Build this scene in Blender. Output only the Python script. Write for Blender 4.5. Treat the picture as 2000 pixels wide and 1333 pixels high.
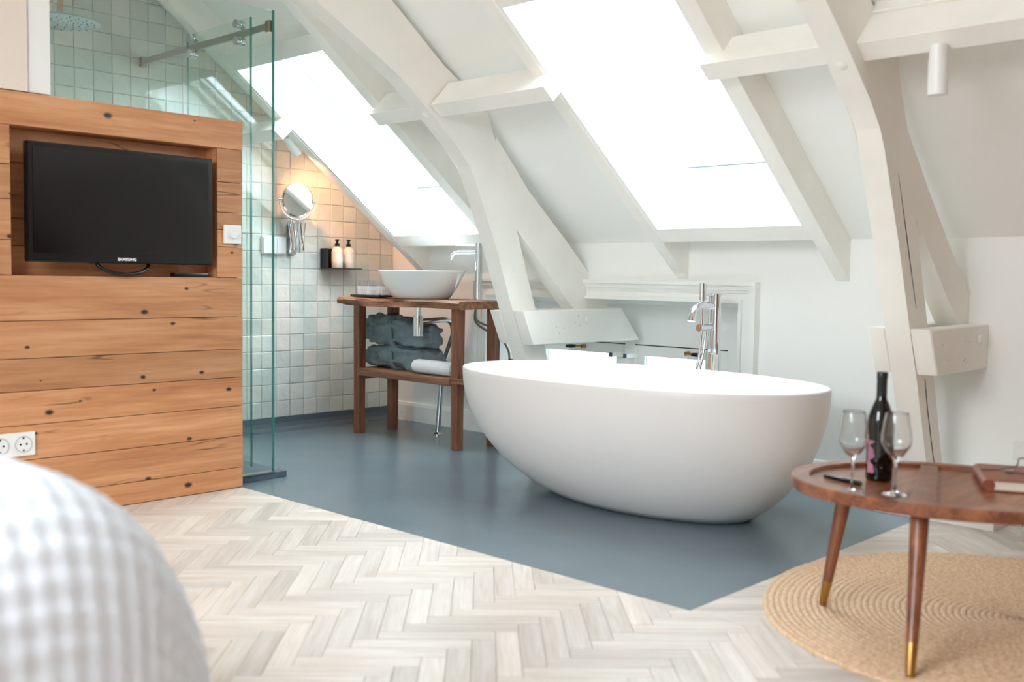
import bpy, bmesh, math, random
from mathutils import Vector, Matrix, noise
random.seed(7)
C = bpy.context.scene.collection
SC = bpy.context.scene
for o in list(bpy.data.objects): bpy.data.objects.remove(o)

# ------------------------------------------------------------------ camera, world, exposure
# room axes: x runs along the oak partition, y along the low wall under the roof slope, z up (metres)
FPX = 2007.67
yaw, pitch, roll = (math.radians(a) for a in (43.4253, -3.5333, 0.8249))
FW = Vector((math.cos(yaw)*math.cos(pitch), math.sin(yaw)*math.cos(pitch), math.sin(pitch)))
R0 = Vector((math.sin(yaw), -math.cos(yaw), 0)); U0 = R0.cross(FW)
RT = math.cos(roll)*R0 + math.sin(roll)*U0
UP = -math.sin(roll)*R0 + math.cos(roll)*U0
CAM = Vector((0, 0, 1.0))
cd = bpy.data.cameras.new('camera'); cam = bpy.data.objects.new('camera', cd); C.objects.link(cam)
cam.matrix_world = Matrix(((RT.x, UP.x, -FW.x, CAM.x), (RT.y, UP.y, -FW.y, CAM.y), (RT.z, UP.z, -FW.z, CAM.z), (0, 0, 0, 1)))
cd.sensor_width = 36; cd.lens = FPX/2000*36; cd.clip_start = 0.05
cd.dof.use_dof = True; cd.dof.focus_distance = 5.4; cd.dof.aperture_fstop = 2.0
SC.camera = cam
W = bpy.data.worlds.new('overcast_sky'); SC.world = W; W.use_nodes = True
bg = W.node_tree.nodes['Background']
bg.inputs[0].default_value = (0.88, 0.95, 1.0, 1); bg.inputs[1].default_value = 10.0
SC.view_settings.view_transform = 'Standard'; SC.view_settings.look = 'None'
SC.view_settings.gamma = 1; SC.view_settings.use_curve_mapping = False
SC.view_settings.exposure = 0.95
SC.cycles.max_bounces = 14; SC.cycles.diffuse_bounces = 8; SC.cycles.glossy_bounces = 6
SC.cycles.transmission_bounces = 10; SC.cycles.transparent_max_bounces = 24
SC.cycles.caustics_reflective = False; SC.cycles.caustics_refractive = False
SC.cycles.sample_clamp_indirect = 12

# roof slope frame: s up the slope from the crease, n outwards
SL, SZ = 0.7943, 0.6075
def slope(s, y, n): return Vector((4.67 - s*SL + n*SZ, y, 1.205 + s*SZ + n*SL))
def mslope(s, y, n):
    p = slope(s, y, n); return Vector((2.0 - p.x, p.y, p.z))
def portal(f, s0, s1, y0, y1, n):
    c = f((s0+s1)/2, (y0+y1)/2, n); nrm = f(0, 0, -1) - f(0, 0, 0); yv = Vector((0, 1, 0)); xv = yv.cross(-nrm)
    l = bpy.data.lights.new('sky_portal', 'AREA'); l.shape = 'RECTANGLE'; l.size = s1-s0; l.size_y = y1-y0; l.cycles.is_portal = True
    o = bpy.data.objects.new('sky_portal', l); C.objects.link(o)
    z = -nrm; o.matrix_world = Matrix(((xv.x, yv.x, z.x, c.x), (xv.y, yv.y, z.y, c.y), (xv.z, yv.z, z.z, c.z), (0, 0, 0, 1)))
SKY = [(0.27, 1.765, 4.36, 5.20), (0.27, 1.765, 2.28, 3.12)]
SKYB = [(0.45, 2.2, 0.7, 2.3)]
for a in SKY: portal(slope, *a, 0.26)
for a in SKYB: portal(mslope, *a, 0.26)

# ------------------------------------------------------------------ helpers
def lin(c):
    f = lambda v: (v/12.92 if v <= 0.04045 else ((v+0.055)/1.055)**2.4)
    return tuple(f(x/255) for x in c) + (1,)
def mat(name, col=(200, 200, 200), rough=0.5, metal=0.0, spec=0.5, coat=0.0, emit=None, estr=0, bump=0.0, bscale=60, var=0.0, vscale=8, trans=0):
    m = bpy.data.materials.new(name); m.use_nodes = True; nt = m.node_tree; b = nt.nodes['Principled BSDF']
    b.inputs['Base Color'].default_value = lin(col); b.inputs['Roughness'].default_value = rough
    b.inputs['Metallic'].default_value = metal; b.inputs['Specular IOR Level'].default_value = spec
    b.inputs['Coat Weight'].default_value = coat
    if trans: b.inputs['Transmission Weight'].default_value = trans
    if emit: b.inputs['Emission Color'].default_value = lin(emit); b.inputs['Emission Strength'].default_value = estr
    N = nt.nodes.new; L = nt.links.new
    tc = N('ShaderNodeTexCoord')
    if var:
        n = N('ShaderNodeTexNoise'); n.inputs['Scale'].default_value = vscale; n.inputs['Detail'].default_value = 4; L(tc.outputs['Object'], n.inputs['Vector'])
        h = N('ShaderNodeHueSaturation'); h.inputs['Color'].default_value = lin(col)
        mr = N('ShaderNodeMapRange'); mr.inputs[1].default_value = 0.3; mr.inputs[2].default_value = 0.7; mr.inputs[3].default_value = 1-var; mr.inputs[4].default_value = 1+var
        L(n.outputs[0], mr.inputs[0]); L(mr.outputs[0], h.inputs['Value']); L(h.outputs[0], b.inputs['Base Color'])
    if bump:
        n = N('ShaderNodeTexNoise'); n.inputs['Scale'].default_value = bscale; n.inputs['Detail'].default_value = 3; L(tc.outputs['Object'], n.inputs['Vector'])
        bp = N('ShaderNodeBump'); bp.inputs['Strength'].default_value = bump; bp.inputs['Distance'].default_value = 0.01
        L(n.outputs[0], bp.inputs['Height']); L(bp.outputs[0], b.inputs['Normal'])
    return m
def wood(name, dark, mid, light, axis='X', scale=5.0, rough=0.45, knots=True, attr=None, rvar=0.22, bump=0.15, coat=0.0, stretch=14, cracks=False):
    m = bpy.data.materials.new(name); m.use_nodes = True; nt = m.node_tree; b = nt.nodes['Principled BSDF']
    N = nt.nodes.new; L = nt.links.new
    tc = N('ShaderNodeTexCoord')
    if attr: rn = N('ShaderNodeAttribute'); rn.attribute_name = attr; ro = rn.outputs['Fac']
    else: rn = N('ShaderNodeObjectInfo'); ro = rn.outputs['Random']
    mul = N('ShaderNodeVectorMath'); mul.operation = 'MULTIPLY_ADD'; mul.inputs[0].default_value = (0, 0, 0)
    cmb = N('ShaderNodeCombineXYZ')
    for k, f in enumerate((37.0, 91.0, 53.0)):
        q = N('ShaderNodeMath'); q.operation = 'MULTIPLY'; q.inputs[1].default_value = f; L(ro, q.inputs[0]); L(q.outputs[0], cmb.inputs[k])
    add = N('ShaderNodeVectorMath'); L(tc.outputs['Object'], add.inputs[0]); L(cmb.outputs[0], add.inputs[1])
    mp = N('ShaderNodeMapping'); s = [scale*stretch/4]*3; s['XYZ'.index(axis)] = scale/4; mp.inputs['Scale'].default_value = s
    L(add.outputs[0], mp.inputs['Vector'])
    n1 = N('ShaderNodeTexNoise'); n1.inputs['Scale'].default_value = 1.0; n1.inputs['Detail'].default_value = 6; n1.inputs['Roughness'].default_value = 0.6; n1.inputs['Distortion'].default_value = 0.6
    L(mp.outputs[0], n1.inputs['Vector'])
    mp2 = N('ShaderNodeMapping'); s2 = [scale*stretch*1.6]*3; s2['XYZ'.index(axis)] = scale*0.9; mp2.inputs['Scale'].default_value = s2; L(add.outputs[0], mp2.inputs['Vector'])
    n2 = N('ShaderNodeTexNoise'); n2.inputs['Scale'].default_value = 1.0; n2.inputs['Detail'].default_value = 3; L(mp2.outputs[0], n2.inputs['Vector'])
    mixf = N('ShaderNodeMath'); mixf.operation = 'MULTIPLY_ADD'; mixf.inputs[1].default_value = 0.35; L(n2.outputs[0], mixf.inputs[0]); 
    sc1 = N('ShaderNodeMath'); sc1.operation = 'MULTIPLY'; sc1.inputs[1].default_value = 0.65; L(n1.outputs[0], sc1.inputs[0]); L(sc1.outputs[0], mixf.inputs[2])
    cr = N('ShaderNodeValToRGB'); e = cr.color_ramp.elements; e[0].position = 0.33; e[0].color = lin(dark); e[1].position = 0.64; e[1].color = lin(light)
    k = cr.color_ramp.elements.new(0.48); k.color = lin(mid)
    L(mixf.outputs[0], cr.inputs[0]); col = cr.outputs[0]
    if knots:
        sp = N('ShaderNodeSeparateXYZ'); L(add.outputs[0], sp.inputs[0]); c2 = N('ShaderNodeCombineXYZ')
        q1 = N('ShaderNodeMath'); q1.operation = 'MULTIPLY'; q1.inputs[1].default_value = 3.4; L(sp.outputs['XYZ'.index(axis)], q1.inputs[0]); L(q1.outputs[0], c2.inputs[0])
        q2 = N('ShaderNodeMath'); q2.operation = 'MULTIPLY'; q2.inputs[1].default_value = 5.5; L(sp.outputs['Z' == axis and 'X' or 'Z'] if False else sp.outputs[0 if axis == 'Z' else 2], q2.inputs[0]); L(q2.outputs[0], c2.inputs[1])
        vo = N('ShaderNodeTexVoronoi'); vo.voronoi_dimensions = '2D'; vo.inputs['Scale'].default_value = 1.0; L(c2.outputs[0], vo.inputs['Vector'])
        lt = N('ShaderNodeMapRange'); lt.inputs[1].default_value = 0.022; lt.inputs[2].default_value = 0.050; lt.inputs[3].default_value = 1; lt.inputs[4].default_value = 0; sc3 = N('ShaderNodeSeparateColor'); L(vo.outputs['Color'], sc3.inputs[0]); ma = N('ShaderNodeMath'); ma.operation = 'MULTIPLY_ADD'; ma.inputs[1].default_value = 1.7; ma.inputs[2].default_value = 0.12; L(sc3.outputs[0], ma.inputs[0])
        dv = N('ShaderNodeMath'); dv.operation = 'DIVIDE'; L(vo.outputs['Distance'], dv.inputs[0]); L(ma.outputs[0], dv.inputs[1]); L(dv.outputs[0], lt.inputs[0])
        mx = N('ShaderNodeMix'); mx.data_type = 'RGBA'; mx.inputs[7].default_value = lin((52, 40, 34)); L(lt.outputs[0], mx.inputs[0]); L(col, mx.inputs[6]); col = mx.outputs[2]
    if cracks:
        mp4 = N('ShaderNodeMapping'); s4 = [11.0]*3; s4['XYZ'.index(axis)] = 1.1; mp4.inputs['Scale'].default_value = s4; L(add.outputs[0], mp4.inputs['Vector'])
        n4 = N('ShaderNodeTexNoise'); n4.inputs['Scale'].default_value = 1; n4.inputs['Detail'].default_value = 2; L(mp4.outputs[0], n4.inputs['Vector'])
        d4 = N('ShaderNodeMath'); d4.operation = 'SUBTRACT'; d4.inputs[1].default_value = 0.5; L(n4.outputs[0], d4.inputs[0])
        a4 = N('ShaderNodeMath'); a4.operation = 'ABSOLUTE'; L(d4.outputs[0], a4.inputs[0])
        r4 = N('ShaderNodeMapRange'); r4.inputs[1].default_value = 0.004; r4.inputs[2].default_value = 0.014; r4.inputs[3].default_value = 0.75; r4.inputs[4].default_value = 0; L(a4.outputs[0], r4.inputs[0])
        n5 = N('ShaderNodeTexNoise'); n5.inputs['Scale'].default_value = 3.2; L(add.outputs[0], n5.inputs['Vector'])
        r5 = N('ShaderNodeMapRange'); r5.inputs[1].default_value = 0.55; r5.inputs[2].default_value = 0.62; L(n5.outputs[0], r5.inputs[0])
        m5 = N('ShaderNodeMath'); m5.operation = 'MULTIPLY'; L(r4.outputs[0], m5.inputs[0]); L(r5.outputs[0], m5.inputs[1])
        mx2 = N('ShaderNodeMix'); mx2.data_type = 'RGBA'; mx2.inputs[7].default_value = lin((88, 56, 38)); L(m5.outputs[0], mx2.inputs[0]); L(col, mx2.inputs[6]); col = mx2.outputs[2]
    h = N('ShaderNodeHueSaturation'); mr = N('ShaderNodeMapRange'); mr.inputs[3].default_value = 1-rvar; mr.inputs[4].default_value = 1+rvar*0.7
    L(ro, mr.inputs[0]); L(mr.outputs[0], h.inputs['Value']); L(col, h.inputs['Color']); L(h.outputs[0], b.inputs['Base Color'])
    b.inputs['Roughness'].default_value = rough; b.inputs['Coat Weight'].default_value = coat
    bp = N('ShaderNodeBump'); bp.inputs['Strength'].default_value = bump; bp.inputs['Distance'].default_value = 0.004; L(mixf.outputs[0], bp.inputs['Height']); L(bp.outputs[0], b.inputs['Normal'])
    return m
def glassmat(name, tint=(235, 250, 246), refl=1.0):
    m = bpy.data.materials.new(name); m.use_nodes = True; nt = m.node_tree; nt.nodes.remove(nt.nodes['Principled BSDF'])
    N = nt.nodes.new; L = nt.links.new
    t = N('ShaderNodeBsdfTransparent'); t.inputs[0].default_value = lin(tint)
    g = N('ShaderNodeBsdfGlossy'); g.inputs['Roughness'].default_value = 0.0; g.inputs['Color'].default_value = (refl, refl, refl, 1)
    lw = N('ShaderNodeLayerWeight'); lw.inputs[0].default_value = 0.5
    p5 = N('ShaderNodeMath'); p5.operation = 'POWER'; p5.inputs[1].default_value = 5; L(lw.outputs['Facing'], p5.inputs[0])
    fr = N('ShaderNodeMath'); fr.operation = 'MULTIPLY_ADD'; fr.inputs[1].default_value = 0.94; fr.inputs[2].default_value = 0.06; L(p5.outputs[0], fr.inputs[0])
    mx = N('ShaderNodeMixShader'); L(fr.outputs[0], mx.inputs[0]); L(t.outputs[0], mx.inputs[1]); L(g.outputs[0], mx.inputs[2])
    L(mx.outputs[0], nt.nodes['Material Output'].inputs[0]); return m

M = dict(
    wall=mat('wall_paint', (243, 243, 240), 0.6, bump=0.05, bscale=90),
    wallw=mat('beige_wall', (232, 216, 204), 0.7),  # evenly beige, set apart from the white strip beside it
    tan=mat('warm_bounce_tan', (146, 88, 56), 0.7),
    beam=mat('beam_paint', (245, 242, 235), 0.45, bump=0.25, bscale=14, var=0.03, vscale=5),
    trim=mat('trim_paint', (240, 240, 236), 0.4),
    vinyl=mat('grey_vinyl', (110, 125, 133), 0.24, spec=0.55, var=0.05, vscale=2.5),
    vinyl_d=mat('grey_vinyl_skirting', (84, 98, 110), 0.45),
    grout=mat('grout', (226, 229, 224), 0.8),
    tub=mat('matt_white_solid_surface', (230, 229, 228), 0.36, spec=0.4),
    ceramic=mat('white_ceramic', (236, 239, 240), 0.15),
    chrome=mat('chrome', (225, 228, 232), 0.07, 1.0),
    steel=mat('brushed_steel', (176, 172, 164), 0.3, 1.0),
    copper=mat('rose_steel', (196, 160, 140), 0.25, 1.0),
    black=mat('black_plastic', (12, 13, 15), 0.25),
    screen=mat('tv_screen', (7, 8, 10), 0.12, spec=0.6),
    blackm=mat('black_metal', (30, 31, 33), 0.5),
    white=mat('white_plastic', (240, 240, 238), 0.35),
    hole=mat('dark_hole', (30, 28, 27), 0.8),
    robe=mat('slate_fleece', (116, 132, 138), 0.95, bump=0.6, bscale=55, var=0.18, vscale=14),
    towel=mat('white_terry', (232, 236, 240), 0.95, bump=0.6, bscale=150),
    bed=mat('white_waffle_cloth', (232, 238, 246), 0.9, bump=0.2, bscale=200),
    soap=mat('cream_bottle', (238, 224, 212), 0.3),
    brass=mat('brass', (176, 136, 78), 0.35, 1.0),
    leather=mat('brown_leather', (138, 78, 58), 0.45, bump=0.2, bscale=120, var=0.1),
    paper=mat('cream_paper', (232, 226, 208), 0.8),
    pink=mat('pink_print', (196, 130, 158), 0.5, var=0.15, vscale=60),
    bottle=mat('dark_green_glass', (10, 14, 14), 0.06, spec=0.6),
    foil=mat('black_foil', (28, 32, 35), 0.35),
    glass=glassmat('clear_glass', (249, 254, 252)),
    gedge=mat('green_glass_edge', (62, 150, 146), 0.15, spec=0.6, trans=0.3),
    wglass=glassmat('window_glass', (245, 250, 252)), dimglass=glassmat('light_cutting_glass', (168, 174, 176)),  # second glass: grey tint added to hold back daylight entering the recess
    wine=mat('wine_glass', (250, 250, 250), 0.0, trans=1.0),
    tumbler=glassmat('crystal', (250, 250, 252)),
    mirror=mat('mirror', (235, 236, 236), 0.01, 1.0),
    oak=wood('reclaimed_oak', (172, 112, 74), (196, 136, 92), (216, 160, 116), 'X', 4.0, 0.5, True, rvar=0.2, stretch=10, cracks=True),
    oakz=wood('reclaimed_oak_upright', (172, 112, 74), (196, 136, 92), (216, 160, 116), 'Z', 4.0, 0.5, True, rvar=0.2, stretch=10, cracks=True),
    old=wood('weathered_teak', (84, 54, 38), (126, 84, 60), (164, 120, 90), 'Y', 8.0, 0.6, False, rvar=0.12, bump=0.5),
    oldz=wood('weathered_teak_leg', (78, 48, 34), (122, 74, 50), (156, 104, 74), 'Z', 8.0, 0.6, False, rvar=0.15, bump=0.5),
    oldx=wood('weathered_teak_cross', (84, 54, 38), (126, 84, 60), (164, 120, 90), 'X', 8.0, 0.6, False, rvar=0.12, bump=0.5),
    rose=wood('sheesham', (86, 44, 28), (132, 76, 50), (166, 104, 70), 'X', 5.0, 0.32, False, rvar=0.1, bump=0.05, coat=0.2),
    rosez=wood('sheesham_leg', (80, 42, 28), (124, 70, 46), (154, 96, 64), 'Z', 6.0, 0.35, False, rvar=0.1, bump=0.05, coat=0.2),
    parq=wood('whitewashed_oak', (196, 182, 168), (212, 201, 190), (226, 218, 210), 'X', 7.0, 0.42, False, rvar=0.15, bump=0.12, stretch=10),
    parq2=wood('whitewashed_oak_rest', (196, 182, 168), (212, 201, 190), (226, 218, 210), 'X', 4.0, 0.42, False, attr='rnd', rvar=0.11, bump=0.12, stretch=2),
)
def tilemat():
    m = mat('zellige', (222, 228, 222), 0.12, spec=0.6); nt = m.node_tree; b = nt.nodes['Principled BSDF']; N = nt.nodes.new; L = nt.links.new
    oi = N('ShaderNodeObjectInfo'); cr = N('ShaderNodeValToRGB'); e = cr.color_ramp.elements
    e[0].color = lin((206, 214, 210)); e[1].color = lin((232, 230, 222)); k = e.new(0.5); k.color = lin((220, 226, 222))
    L(oi.outputs['Random'], cr.inputs[0]); L(cr.outputs[0], b.inputs['Base Color'])
    tc = N('ShaderNodeTexCoord'); g = N('ShaderNodeNewGeometry'); n = N('ShaderNodeTexNoise'); n.inputs['Scale'].default_value = 16; n.inputs['Detail'].default_value = 2
    L(g.outputs['Position'], n.inputs['Vector']); bp = N('ShaderNodeBump'); bp.inputs['Strength'].default_value = 0.35; bp.inputs['Distance'].default_value = 0.02
    L(n.outputs[0], bp.inputs['Height']); L(bp.outputs[0], b.inputs['Normal']); return m
M['tile'] = tilemat()
def rugmat():
    m = mat('braided_jute', (206, 168, 122), 0.85); nt = m.node_tree; b = nt.nodes['Principled BSDF']; N = nt.nodes.new; L = nt.links.new
    tc = N('ShaderNodeTexCoord'); n = N('ShaderNodeTexNoise'); n.inputs['Scale'].default_value = 90; n.inputs['Detail'].default_value = 4; L(tc.outputs['Object'], n.inputs['Vector'])
    cr = N('ShaderNodeValToRGB'); e = cr.color_ramp.elements; e[0].position = 0.3; e[0].color = lin((204, 164, 126)); e[1].position = 0.7; e[1].color = lin((240, 212, 180))
    L(n.outputs[0], cr.inputs[0]); L(cr.outputs[0], b.inputs['Base Color'])
    bp = N('ShaderNodeBump'); bp.inputs['Strength'].default_value = 0.6; bp.inputs['Distance'].default_value = 0.006; L(n.outputs[0], bp.inputs['Height']); L(bp.outputs[0], b.inputs['Normal']); return m
M['jute'] = rugmat()

WL = {}
def wloc(o): return WL.get(o.name, Vector((0, 0, 0))) if o else Vector((0, 0, 0))
def empty(name, loc):
    o = bpy.data.objects.new(name, None); C.objects.link(o); o.location = loc; o.empty_display_size = 0.1; WL[o.name] = Vector(loc); return o
def tag(o, label=None, cat=None, group=None, kind=None):
    if label: o['label'] = label
    if cat: o['category'] = cat
    if group: o['group'] = group
    if kind: o['kind'] = kind
    return o
def thing(name, label, cat, loc, group=None): return tag(empty(name, Vector(loc)), label, cat, group)
def obj(name, bm, m, parent=None, smooth=False, base=False, mats=None):
    xs = [v.co for v in bm.verts]
    lo = Vector((min(v.x for v in xs), min(v.y for v in xs), min(v.z for v in xs))); hi = Vector((max(v.x for v in xs), max(v.y for v in xs), max(v.z for v in xs)))
    c = (lo+hi)/2
    if base: c.z = lo.z
    for v in bm.verts: v.co -= c
    me = bpy.data.meshes.new(name); bmesh.ops.recalc_face_normals(bm, faces=bm.faces[:]); bm.to_mesh(me); bm.free()
    me.materials.append(M[m] if isinstance(m, str) else m)
    for x in (mats or []): me.materials.append(M[x])
    if smooth:
        for p in me.polygons: p.use_smooth = True
        if smooth != 'all':
            try: me.set_sharp_from_angle(angle=math.radians(40))
            except Exception: pass
    o = bpy.data.objects.new(name, me); C.objects.link(o); o.parent = parent; o.location = c - wloc(parent); WL[o.name] = c
    return o
def struct(name, bm, m, parent=None, **k): 
    o = obj(name, bm, m, parent, **k)
    if parent is None: o['kind'] = 'structure'
    return o
def B(): return bmesh.new()
def box(bm, x0, x1, y0, y1, z0, z1, bev=0.0, f=None):
    P = [(x0, y0, z0), (x1, y0, z0), (x1, y1, z0), (x0, y1, z0), (x0, y0, z1), (x1, y0, z1), (x1, y1, z1), (x0, y1, z1)]
    return hexa(bm, [f(*p) if f else Vector(p) for p in P], bev)
def hexa(bm, P, bev=0.0):
    vs = [bm.verts.new(p) for p in P]; fs = []
    for q in ((0, 3, 2, 1), (4, 5, 6, 7), (0, 1, 5, 4), (1, 2, 6, 5), (2, 3, 7, 6), (3, 0, 4, 7)): fs.append(bm.faces.new([vs[i] for i in q]))
    if bev > 0:
        es = list({e for f in fs for e in f.edges}); bmesh.ops.bevel(bm, geom=es, offset=bev, segments=2, affect='EDGES', profile=0.6)
    return bm
def prism_y(bm, poly, y0, y1, bev=0.0):
    a = [bm.verts.new((x, y0, z)) for x, z in poly]; b = [bm.verts.new((x, y1, z)) for x, z in poly]; n = len(poly)
    fs = [bm.faces.new(a), bm.faces.new(b[::-1])]
    for i in range(n): fs.append(bm.faces.new((a[i], a[(i+1) % n], b[(i+1) % n], b[i])))
    if bev:
        es = [e for f in fs[:2] for e in f.edges]; bmesh.ops.bevel(bm, geom=list(set(es)), offset=bev, segments=1, affect='EDGES')
    return bm
def tube(bm, pts, r, seg=12, cap=True):
    pts = [Vector(p) for p in pts]; rs = r if isinstance(r, (list, tuple)) else [r]*len(pts); rings = []
    t0 = (pts[1]-pts[0]).normalized(); nrm = t0.orthogonal().normalized()
    for i, p in enumerate(pts):
        t = (pts[min(i+1, len(pts)-1)] - pts[max(i-1, 0)]).normalized()
        nrm = (nrm - t*nrm.dot(t)).normalized(); b = t.cross(nrm)
        rings.append([bm.verts.new(p + (nrm*math.cos(2*math.pi*k/seg) + b*math.sin(2*math.pi*k/seg))*rs[i]) for k in range(seg)])
    for i in range(len(rings)-1):
        for k in range(seg): bm.faces.new((rings[i][k], rings[i][(k+1) % seg], rings[i+1][(k+1) % seg], rings[i+1][k]))
    if cap: bm.faces.new(rings[0][::-1]); bm.faces.new(rings[-1])
    return bm
def lathe(bm, prof, c, seg=32, closed=False):
    rings = []; c = Vector(c)
    for r, z in prof:
        if r < 1e-6: rings.append([bm.verts.new(c+Vector((0, 0, z)))]*seg)
        else: rings.append([bm.verts.new(c+Vector((r*math.cos(2*math.pi*k/seg), r*math.sin(2*math.pi*k/seg), z))) for k in range(seg)])
    n = len(rings)
    for i in range(n if closed else n-1):
        a, b = rings[i], rings[(i+1) % n]
        for k in range(seg):
            vs = []
            for v in (a[k], a[(k+1) % seg], b[(k+1) % seg], b[k]):
                if v not in vs: vs.append(v)
            if len(vs) > 2:
                try: bm.faces.new(vs)
                except ValueError: pass
    return bm
def arc(p0, p1, p2, n=8):   # quadratic bend
    p0, p1, p2 = Vector(p0), Vector(p1), Vector(p2)
    return [(1-t)**2*p0 + 2*t*(1-t)*p1 + t*t*p2 for t in [i/n for i in range(n+1)]]
def xf(bm, m):
    bmesh.ops.transform(bm, matrix=m, verts=bm.verts[:]); return bm
def ray(px, py): return FW + RT*((px-1000)/FPX) - UP*((py-666.5)/FPX)
def proj(p):
    q = Vector(p)-CAM; z = q.dot(FW); return (1000+FPX*q.dot(RT)/z, 666.5-FPX*q.dot(UP)/z, z)
def clip(poly, f):   # keep f(p) <= 0
    out = []
    for i in range(len(poly)):
        a, b = poly[i], poly[(i+1) % len(poly)]; fa, fb = f(a), f(b)
        if fa <= 0: out.append(a)
        if (fa < 0 < fb) or (fb < 0 < fa):
            t = fa/(fa-fb); out.append((a[0]+(b[0]-a[0])*t, a[1]+(b[1]-a[1])*t))
    return out

# ------------------------------------------------------------------ shell
b = B(); box(b, -2.9, 5.0, -2.7, 5.75, -0.10, -0.012); floor = struct('floor', b, M['grout'])
b = B(); box(b, 2.6, 4.70, 1.705, 5.62, -0.012, 0.0); struct('floor_wet_area', b, 'vinyl')
# parquet blocks, herringbone laid at 45 degrees to the walls
PW, PN = 0.0655, 5; PL = PW*PN
A1 = (math.sqrt(.5), -math.sqrt(.5)); A2 = (math.sqrt(.5), math.sqrt(.5)); OX, OY = 2.6, 1.705
def g2w(a, c): return (OX + a*A1[0] + c*A2[0], OY + a*A1[1] + c*A2[1])
blocks = []
for i in range(-75, 75):
    for m in range(-9, 10):
        for kind in (0, 1):
            if kind == 0: r = (i+2*PN*m, i+2*PN*m+PN, i, i+1)
            else: r = (i, i+1, i-2*PN*m-2*PN+1, i-2*PN*m-PN+1)
            a0, a1, c0, c1 = (q*PW for q in r)
            cx, cy = g2w((a0+a1)/2, (c0+c1)/2)
            if not (-2.0 < cx < 4.9 and -1.2 < cy < 4.4): continue
            blocks.append((kind, a0, a1, c0, c1, cx, cy))
inside, cutp = [], []
for (kind, a0, a1, c0, c1, cx, cy) in blocks:
    q = [g2w(a0, c0), g2w(a1, c0), g2w(a1, c1), g2w(a0, c1)]
    xs = [p[0] for p in q]; ys = [p[1] for p in q]
    if max(ys) > 4.19 and min(xs) < 2.6:
        q = clip(q, lambda p: p[1]-4.19)
        if len(q) < 3: continue
        ys = [p[1] for p in q]; xs = [p[0] for p in q]; forced = True
    else: forced = False
    if max(xs) > 4.66: 
        q = clip(q, lambda p: p[0]-4.66)
        if len(q) < 3: continue
        xs = [p[0] for p in q]; ys = [p[1] for p in q]; forced = True
    if min(xs) >= 2.6 and min(ys) >= 1.705: continue
    polys = [q]
    if max(xs) > 2.6 and max(ys) > 1.705:
        polys = [clip(q, lambda p: p[0]-2.6), clip(clip(q, lambda p: 2.6-p[0]), lambda p: p[1]-1.705)]
        polys = [p for p in polys if len(p) > 2 and abs(sum(p[k][0]*p[(k+1) % len(p)][1]-p[(k+1) % len(p)][0]*p[k][1] for k in range(len(p)))) > 2e-4]
        forced = True
    if not polys: continue
    sx, sy, d = proj((cx, cy, 0)) if (Vector((cx, cy, 0))-CAM).dot(FW) > 0.3 else (-9999, 0, 1)
    vis = -120 < sx < 2120 and 900 < sy < 1420
    hid = sx < 2000 and ((Vector((cx, cy)) - Vector((3.22, .95))).length < 0.68)
    key = (0 if (vis and not hid) else 1, d)
    (cutp if forced else inside).append((key, kind, polys, cx, cy))
allb = sorted(inside+cutp, key=lambda t: t[0]); indiv = allb[:300]; rest = allb[300:]
def blockmesh():
    b = B(); h = 0.0012
    bot = [b.verts.new(p) for p in ((-PL/2+.0004, -PW/2+.0004, -.010), (PL/2-.0004, -PW/2+.0004, -.010), (PL/2-.0004, PW/2-.0004, -.010), (-PL/2+.0004, PW/2-.0004, -.010))]
    mid = [b.verts.new((v.co.x, v.co.y, -h)) for v in bot]; top = [b.verts.new((v.co.x-math.copysign(h, v.co.x), v.co.y-math.copysign(h, v.co.y), 0)) for v in bot]
    b.faces.new(top)
    for lo, hi in ((bot, mid), (mid, top)):
        for k in range(4): b.faces.new((lo[k], lo[(k+1) % 4], hi[(k+1) % 4], hi[k]))
    me = bpy.data.meshes.new('parquet_block'); bmesh.ops.recalc_face_normals(b, faces=b.faces[:]); b.to_mesh(me); b.free(); me.materials.append(M['parq']); return me
BM = blockmesh()
def flatpoly(b, poly, z0, z1, inset=0.0008):
    cx = sum(p[0] for p in poly)/len(poly); cy = sum(p[1] for p in poly)/len(poly)
    a = [b.verts.new((p[0], p[1], z0)) for p in poly]; t = [b.verts.new((p[0]+(cx-p[0])*0.015, p[1]+(cy-p[1])*0.015, z1)) for p in poly]; n = len(poly)
    fs = [b.faces.new(t)]
    for i in range(n): fs.append(b.faces.new((a[i], a[(i+1) % n], t[(i+1) % n], t[i])))
    return fs
fl = wloc(floor)
for key, kind, polys, cx, cy in indiv:
    ang = -math.pi/4 if kind == 0 else math.pi/4
    if len(polys) == 1 and len(polys[0]) == 4 and (key, kind, polys, cx, cy) in inside:
        o = bpy.data.objects.new('parquet_block', BM); C.objects.link(o); o.parent = floor; o.location = Vector((cx, cy, 0.0))-fl; o.rotation_euler = (0, 0, ang)
    else:
        b = B()
        for p in polys: flatpoly(b, p, -0.0105, 0.0)
        for v in b.verts: v.co = Matrix.Rotation(-ang, 3, 'Z') @ (v.co - Vector((cx, cy, 0)))
        me = bpy.data.meshes.new('parquet_block'); bmesh.ops.recalc_face_normals(b, faces=b.faces[:]); b.to_mesh(me); b.free(); me.materials.append(M['parq'])
        o = bpy.data.objects.new('parquet_block', me); C.objects.link(o); o.parent = floor; o.location = Vector((cx, cy, 0))-fl; o.rotation_euler = (0, 0, ang)
b = B(); lay = b.faces.layers.float.new('rnd')
for key, kind, polys, cx, cy in rest:
    rr = random.random()
    for p in polys:
        for f in flatpoly(b, p, -0.0105, 0.0): f[lay] = rr
tag(obj('parquet_rest', b, 'parq2', floor), kind='stuff')

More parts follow.
